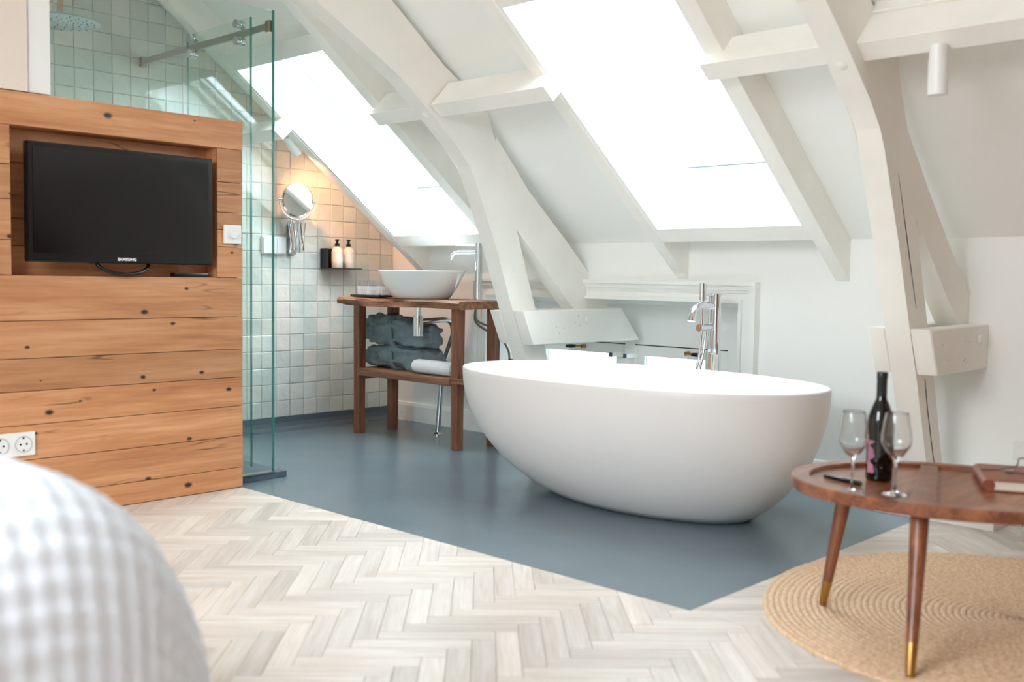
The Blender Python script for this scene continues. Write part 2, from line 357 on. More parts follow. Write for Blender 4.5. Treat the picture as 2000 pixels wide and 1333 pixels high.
# low wall under the slope, with the deep window recess
XB = 4.67; XR = 5.14; OY0, OY1, OZ0, OZ1 = 2.795, 4.63, 0.20, 0.885
b = B()
box(b, XB, XB+0.13, -2.7, OY0, 0, 1.30); box(b, XB, XB+0.13, OY1, 5.72, 0, 1.30)
box(b, XB, XB+0.13, OY0, OY1, OZ1, 1.30); box(b, XB, XB+0.13, OY0, OY1, 0, OZ0)
wall_back = struct('wall_back', b, 'wall')
b = B()
box(b, XB+.13, XR+.08, OY0-.08, OY0, OZ0-.06, OZ1+.08); box(b, XB+.13, XR+.08, OY1, OY1+.08, OZ0-.06, OZ1+.08)
box(b, XB+.13, XR+.08, OY0-.08, OY1+.08, OZ1, OZ1+.08); box(b, XB+.13, XR+.08, OY0-.08, OY1+.08, OZ0-.08, OZ0)
box(b, XR, XR+.08, OY0, OY1, 0.60, OZ1+.02); box(b, XR, XR+.08, OY0, 3.155, OZ0, 0.60); box(b, XR, XR+.08, 3.815, 3.89, OZ0, 0.60)
struct('wall_recess', b, 'wall')
# roof slopes with the openings left free
def roof(f, holes, top):
    b = B(); ys = sorted({-2.7, 5.75} | {h[2] for h in holes} | {h[3] for h in holes})
    for y0, y1 in zip(ys, ys[1:]):
        hs = [h for h in holes if h[2] <= y0 and h[3] >= y1]
        if hs:
            h = hs[0]; box(b, -0.75, h[0], y0, y1, 0, 0.24, f=f); box(b, h[1], top, y0, y1, 0, 0.24, f=f)
        else: box(b, -0.75, top, y0, y1, 0, 0.24, f=f)
    return b
TOP = 3.68/SL
ceiling = struct('ceiling', roof(slope, SKY, TOP), 'wall')
struct('ceiling_far_slope', roof(mslope, SKYB, TOP), 'wall')
b = B(); box(b, -2.80, -2.67, -2.7, 5.75, 0, 1.3); struct('wall_front', b, 'wall')
gable = [(-2.75, 0), (4.75, 0), (4.75, 1.17), (1.0, 4.05), (-2.75, 1.17)]
b = B(); prism_y(b, gable, -2.75, -2.6); struct('wall_right', b, 'tan')  # out of view; its brown is chosen to bounce warm light onto the trusses
b = B(); prism_y(b, [(1.60, 0.0), (4.69, 0.0), (4.69, 1.20), (1.60, 3.55)], 5.59, 5.72); wall_tiled = struct('wall_tiled', b, 'grout')
# beige wall beside the shower, with its white end post
b = B(); prism_y(b, [(-2.75, 0), (1.50, 0), (1.50, 1.70), (1.648, 1.70), (1.648, 3.55), (1.0, 4.05), (-2.75, 1.17)], 4.19, 4.34); struct('wall_left', b, 'wallw')
b = B(); box(b, 1.652, 1.742, 4.20, 4.33, 1.70, 3.50, 0.006); struct('trim_1', b, 'trim')
b = B(); box(b, 1.56, 1.66, 4.34, 5.60, 0, 3.6); struct('wall_shower', b, 'wall')

# glazed tiles, each one laid by hand
TP, TS = 0.106, 0.1053
tvars = []
for k in range(5):
    b = B(); bot = [b.verts.new((sx*TS/2, 0, sz*TS/2)) for sx, sz in ((-1, -1), (1, -1), (1, 1), (-1, 1))]
    mid = [b.verts.new((v.co.x*(1-random.uniform(0, .025)), -0.005-random.uniform(0, .003), v.co.z*(1-random.uniform(0, .025)))) for v in bot]
    top = [b.verts.new((v.co.x*.93, v.co.y-0.0025, v.co.z*.93)) for v in mid]
    b.faces.new(top)
    for lo, hi in ((bot, mid), (mid, top)):
        for q in range(4): b.faces.new((lo[q], lo[(q+1) % 4], hi[(q+1) % 4], hi[q]))
    me = bpy.data.meshes.new('tile'); bmesh.ops.recalc_face_normals(b, faces=b.faces[:]); b.to_mesh(me); b.free(); me.materials.append(M['tile']); tvars.append(me)
tiles = []
for i in range(29):
    for j in range(24):
        x1 = 4.665 - i*TP; x0 = x1-TP; z0 = 0.083+j*TP
        if x0 < 1.66: continue
        poly = [(x0, z0), (x1, z0), (x1, z0+TP), (x0, z0+TP)]
        rf = lambda p: p[1] - (1.205 + (4.67-p[0])*SZ/SL)
        if min(rf(p) for p in poly) >= -0.004: continue
        cut = max(rf(p) for p in poly) > 0
        cx, cz = (x0+x1)/2, z0+TP/2; sx, sy, d = proj((cx, 5.58, cz))
        hid = sx < 476 and sy > 175+63*sx/476
        off = sx < 90 or sy < -60
        tiles.append(((2 if hid and sx < 440 else 1 if (hid or off) else 0, d), cut, poly, cx, cz))
tiles.sort(key=lambda t: t[0])
wt = wloc(wall_tiled); resttiles = B()
def tilegeo(b, poly, y):
    cx = sum(p[0] for p in poly)/len(poly); cz = sum(p[1] for p in poly)/len(poly)
    a = [b.verts.new((cx+(p[0]-cx)*.97, y, cz+(p[1]-cz)*.97)) for p in poly]; t = [b.verts.new((cx+(p[0]-cx)*.93, y-.009, cz+(p[1]-cz)*.93)) for p in poly]; n = len(poly)
    b.faces.new(t)
    for i in range(n): b.faces.new((a[i], a[(i+1) % n], t[(i+1) % n], t[i]))
for n, (key, cut, poly, cx, cz) in enumerate(tiles):
    if cut:
        poly = clip(poly, rf)
        if len(poly) < 3: continue
    if n >= 300 or key[0] == 2:
        tilegeo(resttiles, poly, 5.59); continue
    if cut:
        b = B(); tilegeo(b, poly, 5.59); obj('tile', b, 'tile', wall_tiled)
    else:
        o = bpy.data.objects.new('tile', random.choice(tvars)); C.objects.link(o); o.parent = wall_tiled; o.location = Vector((cx, 5.59, cz))-wt
        o.rotation_euler = (math.radians(random.uniform(-.9, .9)), math.radians(random.uniform(-.7, .7)), math.radians(random.uniform(-.9, .9)))
if len(resttiles.verts): tag(obj('tile_rest', resttiles, 'tile', wall_tiled), kind='stuff')

# skirtings
b = B(); prism_y(b, [(0, 0)]*0 or [(4.67, 0), (4.652, 0), (4.652, .105), (4.658, .125), (4.67, .13)], 1.76, 5.575); struct('baseboard_back', b, 'trim')
b = B(); prism_y(b, [(4.67, 0), (4.652, 0), (4.652, .105), (4.658, .125), (4.67, .13)], -2.6, 1.54); struct('baseboard_right', b, 'trim')
b = B()
prof = [(5.59, 0.0), (5.50, 0.0), (5.535, .008), (5.56, .025), (5.57, .05), (5.572, .082), (5.59, .082)]
a = [b.verts.new((1.7, y, z)) for y, z in prof]; c = [b.verts.new((4.652, y, z)) for y, z in prof]
b.faces.new(a); b.faces.new(c[::-1])
for i in range(len(prof)): b.faces.new((a[i], a[(i+1) % len(prof)], c[(i+1) % len(prof)], c[i]))
struct('baseboard_tiled', b, 'vinyl_d')

# casing round the recess: stepped moulding
def casing(b, inner, outer, x):
    y0, y1, z0, z1 = OY0-inner, OY1+inner, 0.13, OZ1+inner; Y0, Y1, Z1 = OY0-outer, OY1+outer, OZ1+outer
    box(b, x, XB+.001, Y0, y0, z0, Z1); box(b, x, XB+.001, y1, Y1, z0, Z1); box(b, x, XB+.001, y0, y1, z1, Z1)
b = B(); casing(b, 0.0, 0.016, XB-.030); casing(b, 0.016, 0.052, XB-.012); casing(b, 0.052, 0.066, XB-.024); casing(b, 0.066, 0.090, XB-.034); casing(b, 0.090, 0.110, XB-.052)
struct('trim_2', b, 'trim')

# ------------------------------------------------------------------ skylights
def skylight(name, s0, s1, y0, y1, label):
    t = empty(name, slope((s0+s1)/2, (y0+y1)/2, 0)); t['kind'] = 'structure'
    b = B(); k = 0.018
    box(b, s0, s0+k, y0, y1, -.155, .20, f=slope); box(b, s1-k, s1, y0, y1, -.155, .20, f=slope)
    box(b, s0+k, s1-k, y0, y0+k, -.155, .20, f=slope); box(b, s0+k, s1-k, y1-k, y1, -.155, .20, f=slope)
    obj('lining', b, 'trim', t)
    b = B(); e = .018; w = .05
    for q in ((s0+e, s0+e+w, y0+e, y1-e), (s1-e-w, s1-e, y0+e, y1-e), (s0+e+w, s1-e-w, y0+e, y0+e+w), (s0+e+w, s1-e-w, y1-e-w, y1-e)): box(b, *q, .10, .22, f=slope)
    obj('frame', b, 'trim', t)
    b = B(); e = .068; w = .055
    for q in ((s0+e, s0+e+w, y0+e, y1-e), (s1-e-w, s1-e, y0+e, y1-e), (s0+e+w, s1-e-w, y0+e, y0+e+w), (s0+e+w, s1-e-w, y1-e-w, y1-e)): box(b, *q, .14, .21, f=slope)
    sash = obj('sash', b, 'trim', t)
    b = B(); e = .118; box(b, s0+e, s1-e, y0+e, y1-e, .17, .176, f=slope); obj('pane', b, 'wglass', t)
    b = B(); e = .123; w = .008
    box(b, s0+e, s0+e+w, y0+e, y1-e, .158, .17, f=slope); box(b, s0+e+w, s1-e, y0+e, y0+e+w, .158, .17, f=slope)
    obj('glazing_seal', b, mat('grey_seal', (120, 140, 150), .5), sash)
skylight('window_1', *SKY[0], ''); skylight('window_2', *SKY[1], '')
# casements at the back of the recess
t = empty('window_3', (XR, 3.8, OZ0)); t['kind'] = 'structure'
for y0, y1 in ((3.16, 3.81), (3.895, 4.62)):
    b = B(); w = .065
    box(b, XR+.005, XR+.05, y0, y1, .595-w, .595); box(b, XR+.005, XR+.05, y0, y1, OZ0, OZ0+w)
    box(b, XR+.005, XR+.05, y0, y0+w, OZ0+w, .595-w); box(b, XR+.005, XR+.05, y1-w, y1, OZ0+w, .595-w)
    fr = obj('casement', b, 'trim', t)
    b = B(); box(b, XR+.025, XR+.03, y0+w, y1-w, OZ0+w, .595-w); obj('pane', b, 'dimglass', fr)
    b = B(); box(b, XR+.002, XR+.006, y0-.004, y1+.004, .594, .600); obj('gap_seal', b, 'hole', fr)
for y, s in ((3.42, -1), (4.22, 1)):     # espagnolette handles
    b = B(); tube(b, [(XR+.006, y, .565), (XR-.03, y, .565)], .013, 12); tube(b, [(XR-.028, y, .565), (XR-.034, y+s*.05, .563)], .008, 10)
    h = obj('window_handle', b, 'brass', t, smooth=True)
    b = B(); tube(b, [(XR-.034, y+s*.045, .563), (XR-.036, y+s*.075, .562), (XR-.036, y+s*.12, .560)], [.010, .014, .012], 12); obj('grip', b, 'black', h, smooth=True)
for y in (3.80, 3.91):                    # stays standing out from the meeting stiles
    b = B(); box(b, XR-.12, XR+.01, y-.011, y+.011, .520, .545, .002); a = obj('window_stay', b, 'trim', t)
    b = B(); box(b, XR-.124, XR-.119, y-.012, y+.012, .519, .546); obj('end_cap', b, 'vinyl_d', a)

# ------------------------------------------------------------------ roof timber
RG = 'painted roof rafters'
for y0, y1, lab in ((5.20, 5.27, 'white painted rafter along the left edge of the left skylight above the tiled wall'), (4.29, 4.36, 'white painted rafter between the left skylight and the left truss'),
                    (3.12, 3.19, 'white painted rafter along the left edge of the right skylight'), (2.21, 2.28, 'white painted rafter along the right edge of the right skylight')):
    b = B(); box(b, -0.13, 3.65, y0, y1, -.16, 0, f=slope, bev=.004); tag(obj('rafter', b, 'beam'), lab, 'rafter', RG)
TG = 'trimmer pieces round the skylights'
for (s0, s1, y0, y1), nm in zip(SKY, ('left', 'right')):
    b = B(); box(b, s0-.085, s0, y0, y1, -.155, 0, f=slope); tag(obj('trimmer', b, 'beam'), f'white painted trimmer under the lower edge of the {nm} skylight', 'trimmer', TG)
    b = B(); box(b, s1, s1+.09, y0, y1, -.155, 0, f=slope); tag(obj('trimmer', b, 'beam'), f'white painted trimmer above the upper edge of the {nm} skylight', 'trimmer', TG)
# purlin, sawn through at the skylights
PD = Vector((SL, 0, -SZ)); PNV = Vector((.70, 0, .714))
def purlin(y0, y1, lab, A=Vector((3.41, 0, 1.84)), wd=.088, hn=.17, cut0=0, cut1=0):
    b = B(); P = []
    a, d, c, e = A, A+PD*wd, A+PD*wd+PNV*hn, A+PNV*hn
    hexa(b, [Vector((q.x, y, q.z)) for y in (y0, y1) for q in (a, d, c, e)], .004)
    return tag(obj('purlin', b, 'beam'), lab, 'beam', 'purlin lengths sawn through at the skylights')
purlin(3.06, 3.80, 'short purlin stub with a bright sawn end between the left truss and right skylight')
purlin(1.745, 2.29, 'short purlin length between the right skylight and the right truss', A=Vector((3.46, 0, 1.842)))
purlin(3.91, 4.28, 'short purlin stub between the left skylight and the left truss')
purlin(5.16, 5.59, 'short purlin stub ending at the tiled wall above the small spotlight')
p = purlin(-2.6, 1.655, 'long purlin running right from the right truss above the white spotlight', A=Vector((3.475, 0, 1.838)))
b = B(); 
e0 = Vector((3.475, 0, 1.838))+PNV*.172
hexa(b, [Vector((q.x, y, q.z)) for y in (-2.6, 1.655) for q in (e0-PD*.012, e0+PD*.10, e0+PD*.10+PNV*.16, e0-PD*.012+PNV*.16)], .003)
tp = tag(obj('ledge_board', b, 'beam'), 'broad white painted board lying on the long right purlin', 'board')
b = B(); q = e0-PD*.012+PNV*.07; hexa(b, [Vector((w.x, y, w.z)) for y in (1.46, 1.55) for w in (q-PD*.0015, q+PD*.01, q+PD*.01+PNV*.035, q-PD*.0015+PNV*.035)]); obj('mortise', b, 'hole', tp)

# trusses: bent post, principal, clamping tie boards
def truss(yf, lab, pu, cracked):
    th = .10; t = thing('roof_truss', lab, 'truss', (4.42, yf+.05, 0), 'roof trusses')
    soff = [(2.10, 2.50), (2.45, 2.35), (2.73, 2.21), (2.93, 2.106), (3.072, 2.03), (3.23, 1.944), (3.36, 1.85), (3.48, 1.757), (3.60, 1.66), (3.70, 1.566), (3.735, 1.50), (3.80, 1.36), (3.896, 1.15), (4.028, .82), (4.116, .615), (4.25, .257), (4.346, 0.03)]
    back = [(4.515, 0.03), (4.426, .236), (4.29, .62), (4.20, .85), (4.05, 1.255), (3.99, 1.42), (3.96, 1.56), (3.90, 1.665), (3.855, 1.76), (3.82, 1.86), (3.63, 1.975), (3.50, 2.05), (3.15, 2.31), (2.60, 2.70), (2.3, 2.90)]
    b = B(); prism_y(b, soff+back, yf, yf+th, .005); post = obj('bent_post', b, 'beam', t)
    b = B(); prism_y(b, [(pu[0][0]-.08, pu[0][1]+.08), (3.90, 1.40), (4.05, 1.26), (4.49, .87), (4.55, .818), pu[-1]]+pu[:-1][::-1], yf+.002, yf+th-.002); obj('principal_rafter', b, 'beam', t)
    for y0, y1 in ((yf-.085, yf-.002), (yf+th+.002, yf+th+.075)):
        b = B(); prism_y(b, [(4.025, .82), (4.110, .635), (5.065, .634), (4.880, .83)], y0, y1, .005); obj('tie_board', b, 'beam', t)
    for x, z in ([(3.43, 1.797)] if not cracked else [(3.47, 1.766)]):
        rot = Matrix.Rotation(math.radians(38), 4, 'Y')
        b = B(); xf(lathe(b, [(0, -.010), (.012, -.009), (.022, -.004), (.022, .02)], (0, 0, 0), 14), Matrix.Translation((x, yf+.05, z)) @ rot); obj('peg', b, 'beam', t, smooth=True)
    b = B(); tube(b, [(4.56, yf-.097, .765), (4.56, yf-.08, .765)], .018, 14); obj('bolt', b, 'beam', t, smooth=True)
    if cracked:
        b = B(); pts = [(3.80, 1.42), (3.86, 1.28), (3.93, 1.11), (4.02, .90)]
        tube(b, [(x+.065, yf-.0003, z) for x, z in pts], [.0006, .0016, .0022, .0008], 6); obj('shake', b, 'hole', post)
        b = B(); tube(b, [(4.20, yf-.0003, .61), (4.24, yf-.0003, .48), (4.31, yf-.0003, .30), (4.42, yf-.0003, .06)], [.0016, .0022, .0020, .002], 6); obj('shake', b, 'hole', post)
    for k in range(7):
        x = random.uniform(4.15, 4.5); z = random.uniform(.67, .79)
        b = B(); tube(b, [(x, yf-.0856, z), (x, yf-.084, z)], .0035, 8); obj('nail_hole', b, mat('nail_dent', (190, 182, 170), .6) if 'nail_dent' not in bpy.data.materials else bpy.data.materials['nail_dent'], t)
    return t
truss(3.81, 'left white painted roof truss with a bent post beside the washstand', [(3.96, 1.66), (4.146, 1.47), (4.314, 1.335), (4.461, 1.215), (4.621, 1.078), (4.87, .828)], False)
truss(1.65, 'right white painted roof truss with a cracked bent post behind the coffee table', [(3.93, 1.60), (4.188, 1.36), (4.416, 1.161), (4.60, 1.01), (4.82, .828)], True)
b = B(); box(b, 4.33, 4.655, 1.40, 1.90, 0.0, .03, .003); tag(obj('foot_plate', b, 'trim'), 'low white foot plate on the floor under the right truss post', 'plate')

# ------------------------------------------------------------------ oak partition with TV niche
part = thing('oak_partition', 'shoulder-high partition clad in reclaimed honey oak planks with a TV niche', 'partition', (2.06, 4.26, 0))
PX0, PX1 = 1.0, 2.606; NX0, NX1 = 1.578, 2.474; ND = .10
b = B(); box(b, PX0, PX1-.012, 4.22, 4.336, 0, .975); box(b, PX0, NX0-.03, 4.22, 4.336, .975, 1.68); box(b, NX1+.03, PX1-.012, 4.22, 4.336, .975, 1.68); box(b, NX0-.03, NX1+.03, 4.31, 4.336, .975, 1.68); box(b, NX0-.03, NX1+.03, 4.22, 4.31, 1.60, 1.68)
obj('core', b, 'oak', part)
def plank(x0, x1, z0, z1, y0=4.19, y1=4.218, nm='plank'):
    b = B(); box(b, x0+.0008, x1-.0008, y0+random.uniform(0, .0025), y1, z0+.0012, z1-.0012, .0018); return obj(nm, b, 'oak', part)
rows = [0.0, .096, .244, .385, .520, .651, .801, .981]
for z0, z1 in zip(rows, rows[1:]): plank(PX0, PX1, z0, z1)
b = B(); box(b, PX0, PX1, 4.188, 4.338, 1.566, 1.696, .003); obj('top_beam', b, 'oak', part)
for z0, z1 in zip([.981, 1.121, 1.199, 1.277, 1.414], [1.121, 1.199, 1.277, 1.414, 1.566]): plank(NX1, PX1, z0, z1)
for z0, z1 in zip([.981, 1.12, 1.278, 1.412], [1.12, 1.278, 1.412, 1.566]): plank(PX0, NX0, z0, z1)
for z0, z1 in zip([.981, 1.10, 1.21, 1.30, 1.43], [1.10, 1.21, 1.30, 1.43, 1.566]): plank(NX0, NX1, z0, z1, 4.29, 4.308, 'niche_plank')
b = B(); box(b, NX0, NX1, 4.20, 4.30, .960, .981); obj('niche_floor', b, 'oak', part)
for x0, x1 in ((NX0-.022, NX0), (NX1, NX1+.022)):
    b = B(); box(b, x0, x1, 4.206, 4.30, .981, 1.566); obj('niche_side', b, 'oakz', part)

# TV
tv = thing('television', 'black flat-screen television in the oak niche', 'television', (2.035, 4.20, .985))
b = B(); box(b, 1.63, 2.437, 4.165, 4.205, 1.035, 1.51, .006); obj('housing', b, 'black', tv)
b = B(); box(b, 1.652, 2.415, 4.162, 4.1655, 1.072, 1.49); obj('screen', b, 'screen', tv)
b = B(); pts = [Vector((2.035+.115*math.cos(a), 4.205-.095*abs(math.sin(a))*0.35, 1.04-.05*math.sin(a))) for a in [math.pi*i/16 for i in range(17)]]
tube(b, pts, .008, 10); obj('stand', b, 'black', tv, smooth=True)
cu = bpy.data.curves.new('lettering', 'FONT'); cu.body = 'SAMSUNG'; cu.size = .017; cu.align_x = 'CENTER'; cu.extrude = .0004; cu.space_character = 1.08; cu.offset = .0006
to = bpy.data.objects.new('lettering_curve', cu); C.objects.link(to); bpy.context.view_layer.update()
me = bpy.data.meshes.new_from_object(to.evaluated_get(bpy.context.evaluated_depsgraph_get())); bpy.data.objects.remove(to)
me.materials.clear(); me.materials.append(M['white']); o = bpy.data.objects.new('lettering', me); C.objects.link(o); o.parent = tv; o.location = Vector((2.035, 4.1632, 1.047))-wloc(tv); o.rotation_euler = (math.pi/2, 0, 0)
b = B(); box(b, 2.27, 2.44, 4.205, 4.245, .982, 1.000, .006); r_ = tag(obj('remote_control', b, 'black', base=True, smooth=True), 'small black remote control lying in the niche below the television', 'remote')
# dimmer + sockets
d = thing('dimmer_switch', 'white square dimmer switch at the right end of the oak partition', 'switch', (2.548, 4.19, 1.135))
b = B(); box(b, 2.503, 2.593, 4.180, 4.1905, 1.135, 1.222, .003); obj('plate', b, 'white', d)
b = B(); xf(lathe(b, [(.019, 0), (.019, .012), (.016, .015), (0, .015)], (0, 0, 0), 24), Matrix.Translation((2.548, 4.180, 1.178)) @ Matrix.Rotation(math.pi/2, 4, 'X')); obj('knob', b, 'white', d, smooth=True)
d = thing('wall_socket', 'white multiple wall socket low on the oak partition above the bed', 'socket', (1.52, 4.19, .265))
b = B(); box(b, 1.38, 1.654, 4.180, 4.1905, .265, .36, .003); obj('plate', b, 'white', d)
for x in (1.43, 1.52, 1.608):
    b = B(); xf(lathe(b, [(.034, 0), (.034, .0025), (.030, .0025), (.029, -.0005), (0, -.0005)], (0, 0, 0), 24), Matrix.Translation((x, 4.180, .312)) @ Matrix.Rotation(math.pi/2, 4, 'X')); s = obj('socket_ring', b, mat('socket_grey', (205, 205, 205), .5), d, smooth=True)
    for dx, dz in ((-.012, 0), (.012, 0), (0, .024), (0, -.024)):
        b = B(); tube(b, [(x+dx, 4.1785, .312+dz), (x+dx, 4.1795, .312+dz)], .004, 8); obj('contact', b, 'hole', s)

# ------------------------------------------------------------------ shower
sh = thing('shower_screen', 'clear glass shower screen with sliding door and steel rail beside the oak partition', 'shower', (2.82, 4.8, .03))
b = B(); prism_y(b, [(1.745, 1.697), (2.62, 1.697), (2.62, .034), (2.822, .034), (2.822, 2.255), (1.745, 2.255)], 4.272, 4.280); obj('front_pane', b, 'glass', sh)
b = B(); box(b, 2.8225, 2.830, 4.270, 4.281, .034, 2.256); obj('pane_edge', b, 'gedge', sh)
b = B(); box(b, 2.796, 2.804, 4.43, 5.03, .04, 2.245); door = obj('sliding_door', b, 'glass', sh)
for y in (4.427, 5.031):
    b = B(); box(b, 2.7955, 2.8045, y-.002, y+.002, .04, 2.245); obj('door_edge', b, 'gedge', door)
b = B(); box(b, 2.842, 2.850, 4.94, 5.58, .034, 2.245); obj('fixed_pane', b, 'glass', sh)
b = B(); box(b, 2.812, 2.830, 4.285, 5.575, 2.165, 2.20, .003); obj('rail', b, 'steel', sh)
for y in (5.5615, 4.299):
    b = B(); box(b, 2.806, 2.836, y-.0165, y+.0165, 2.155, 2.21, .003); obj('rail_bracket', b, 'steel' if y > 5 else 'copper', sh)
for y in (4.52, 4.97):
    for z in (2.223, 2.142):
        b = B(); tube(b, [(2.770, y, z), (2.782, y, z), (2.784, y, z), (2.796, y, z), (2.798, y, z), (2.815, y, z)], [.022, .022, .015, .015, .024, .024], 18); obj('roller', b, 'chrome', door, smooth=True)
b = B(); box(b, 2.612, 2.90, 4.268, 5.575, 0.0, .03, .003); tray = tag(obj('shower_threshold', b, 'vinyl_d'), 'low grey threshold slab under the shower glass', 'threshold')
b = B(); box(b, 2.612, 2.83, 4.262, 4.30, .0305, .036); obj('profile', b, 'steel', tray)
b = B(); box(b, 2.55, 2.62, 4.34, 4.345, 0.0, .03); b.free()
hd = thing('rain_shower', 'round flat rain shower disc hanging behind the glass', 'shower', (2.02, 4.95, 2.1))
SHC = CAM + ray(118, 43)*((4.95)/ray(118, 43).y)
hd.location = SHC; WL[hd.name] = SHC.copy()
b = B(); lathe(b, [(0, -.004), (.17, -.004), (.178, 0), (.17, .006), (.03, .014), (.018, .03), (.018, .05), (0, .05)], SHC, 40); obj('disc', b, mat('pale_steel', (190, 205, 208), .3, .6), hd, smooth=True)
b = B()
for rr in (.03, .06, .09, .12, .15):
    for k in range(int(rr*150)):
        a = 2*math.pi*k/int(rr*150); lathe(b, [(.004, -.004), (.003, -.008), (0, -.008)], SHC+Vector((rr*math.cos(a), rr*math.sin(a), 0)), 6)
tag(obj('nozzles', b, mat('nozzle_grey', (120, 138, 145), .5), hd), kind='stuff')
b = B(); tube(b, [SHC+Vector((0, 0, .04)), SHC+Vector((0, 0, .75))], .011, 12); obj('ceiling_arm', b, 'copper', hd, smooth=True)

# ------------------------------------------------------------------ bath
def sgn(v, p): return math.copysign(abs(v)**p, v)
TB = Vector((3.72, 2.785, 0)); TBB = Vector((3.72, 2.68, 0)); ZR = .57
def tring(b, k, z, cut=0.0, n=96, zfun=None):
    # k: 0 base .. 1 rim ; cut shrinks the outline
    c = TBB.lerp(TB, k); ay = .50+(.925-.50)*k-cut; ax = .245+(.505-.245)*k-cut; e = 2/(2.0+.18*k)
    return [b.verts.new((c.x+ax*sgn(math.cos(2*math.pi*i/n), e), c.y+ay*sgn(math.sin(2*math.pi*i/n), e), z)) for i in range(n)]
def kz(t): return (1-(1-t)**2.15)**0.78 if t < 1 else 1.0
b = B(); rings = []
rings.append(tring(b, 0.0, .004, .03)); rings.append(tring(b, 0.0, .004)); 
for i in range(1, 25):
    t = i/24; rings.append(tring(b, kz(t), .008+(ZR-.014)*t))
rings.append(tring(b, 1, ZR, .003)); rings.append(tring(b, 1, ZR+.001, .010)); rings.append(tring(b, 1, ZR-.003, .017))
for i in range(1, 20):
    t = 1-i/20; rings.append(tring(b, kz(max(t, 0.001)), .09+(ZR-.10)*t, .02+.01*(1-t)))
for a, c in zip(rings, rings[1:]):
    for i in range(len(a)): b.faces.new((a[i], a[(i+1) % len(a)], c[(i+1) % len(a)], c[i]))
b.faces.new(rings[0]); b.faces.new(rings[-1])
bt = thing('bathtub', 'freestanding white oval bathtub on the grey floor', 'bathtub', (3.72, 2.72, 0))
obj('shell', b, 'tub', bt, smooth='all')
b = B(); lathe(b, [(0, .094), (.03, .094), (.03, .088)], (3.72, 2.75, 0), 20); obj('drain', b, 'chrome', bt, smooth=True)

# floor standing bath tap
FX, FY = 4.45, 2.815
t = thing('bath_tap', 'chrome floor-standing bath tap with hand shower behind the bathtub', 'tap', (FX, FY, 0))
b = B(); lathe(b, [(0, 0), (.05, 0), (.05, .012), (.03, .016), (0, .016)], (FX, FY, 0), 24); obj('base', b, 'chrome', t, smooth=True)
b = B(); box(b, FX-.03, FX+.03, FY-.028, FY+.028, .012, .64, .008); obj('column', b, 'chrome', t, smooth=True)
b = B(); tube(b, [(FX, FY-.012, .63), (FX, FY-.012, .935)], .023, 16); tube(b, [(FX, FY+.022, .63), (FX, FY+.022, .925)], .012, 14); obj('riser', b, 'chrome', t, smooth=True)
b = B(); tube(b, [(FX, FY, .875), (FX-.12, FY, .875)] + arc((FX-.13, FY, .875), (FX-.19, FY, .872), (FX-.205, FY, .80), 7), .020, 14); obj('spout', b, 'chrome', t, smooth=True)
b = B(); tube(b, [(FX, FY, .925), (FX-.055, FY+.015, .930), (FX-.075, FY+.018, .928)], [.010, .006, .006], 10); obj('lever', b, 'chrome', t, smooth=True)
b = B(); tube(b, [(FX-.0, FY, .765), (FX-.13, FY+.004, .765)], .018, 14); hb = obj('shower_bracket', b, 'chrome', t, smooth=True)
b = B(); tube(b, [(FX-.105, FY+.003, .76), (FX-.105, FY+.003, .90), (FX-.105, FY+.003, .903), (FX-.105, FY+.003, .985)], [.012, .012, .018, .018], 14); obj('hand_shower', b, 'chrome', t, smooth=True)
for x0, pts in ((0, [(FX-.10, FY+.004, .75), (FX-.105, FY+.008, .66), (FX-.115, FY+.02, .56), (FX-.11, FY+.02, .40), (FX-.05, FY+.0, .32)]), (1, [(FX-.065, FY+.002, .75), (FX-.075, FY+.008, .64), (FX-.10, FY+.016, .54), (FX-.10, FY+.01, .42), (FX-.04, FY, .36)])):
    b = B(); tube(b, pts, .007, 10); obj('hose', b, 'chrome', t, smooth=True)

# ------------------------------------------------------------------ washstand
vt = thing('washstand_table', 'rustic weathered wood washstand table with four legs and lower shelf', 'table', (4.18, 4.75, 0))
b = B(); n = 26; ys = [4.195+(5.335-4.195)*i/n for i in range(n+1)]
def fe(y, k): return 4.0+.008*math.sin(y*7+k)+.006*math.sin(y*19+k*2)
rows_ = []
for y in ys:
    w = .004*math.sin(y*6.0); end = .02 if y > 5.25 else 0
    rows_.append([b.verts.new(p) for p in ((fe(y, 0), y, .848+w-end*.4), (fe(y, 1)+.01, y, .860+w), (4.35+.005*math.sin(y*9), y, .862+w), (4.362, y, .85+w), (4.362, y, .818+w), (fe(y, 2)+.004, y, .812+w+end*.3))])
for a, c in zip(rows_, rows_[1:]):
    for i in range(6): b.faces.new((a[i], a[(i+1) % 6], c[(i+1) % 6], c[i]))
b.faces.new(rows_[0]); b.faces.new(rows_[-1][::-1]); obj('tabletop', b, 'old', vt)
for x, y in ((4.055, 5.165), (4.325, 5.16), (4.065, 4.275), (4.335, 4.255)):
    b = B(); w = .029
    hexa(b, [Vector((x+sx*w*f, y+sy*w*f, z)) for z, f in ((0, .88), (.816, 1.0)) for sx, sy in ((-1, -1), (1, -1), (1, 1), (-1, 1))], .004); obj('leg', b, 'oldz', vt)
b = B(); hexa(b, [Vector(p) for p in ((4.03, 4.14, .385), (4.36, 4.14, .39), (4.36, 5.17, .39), (4.03, 5.17, .385), (4.03, 4.14, .418), (4.36, 4.14, .42), (4.36, 5.17, .42), (4.03, 5.17, .418))], .003); obj('shelf', b, 'old', vt)
b = B(); box(b, 4.02, 4.042, 4.30, 5.14, .372, .416, .003); obj('front_rail', b, 'old', vt)
for y in (5.165, 4.262):
    b = B(); box(b, 4.08, 4.305, y-.012, y+.012, .345, .384, .003); obj('side_rail', b, 'oldx', vt)
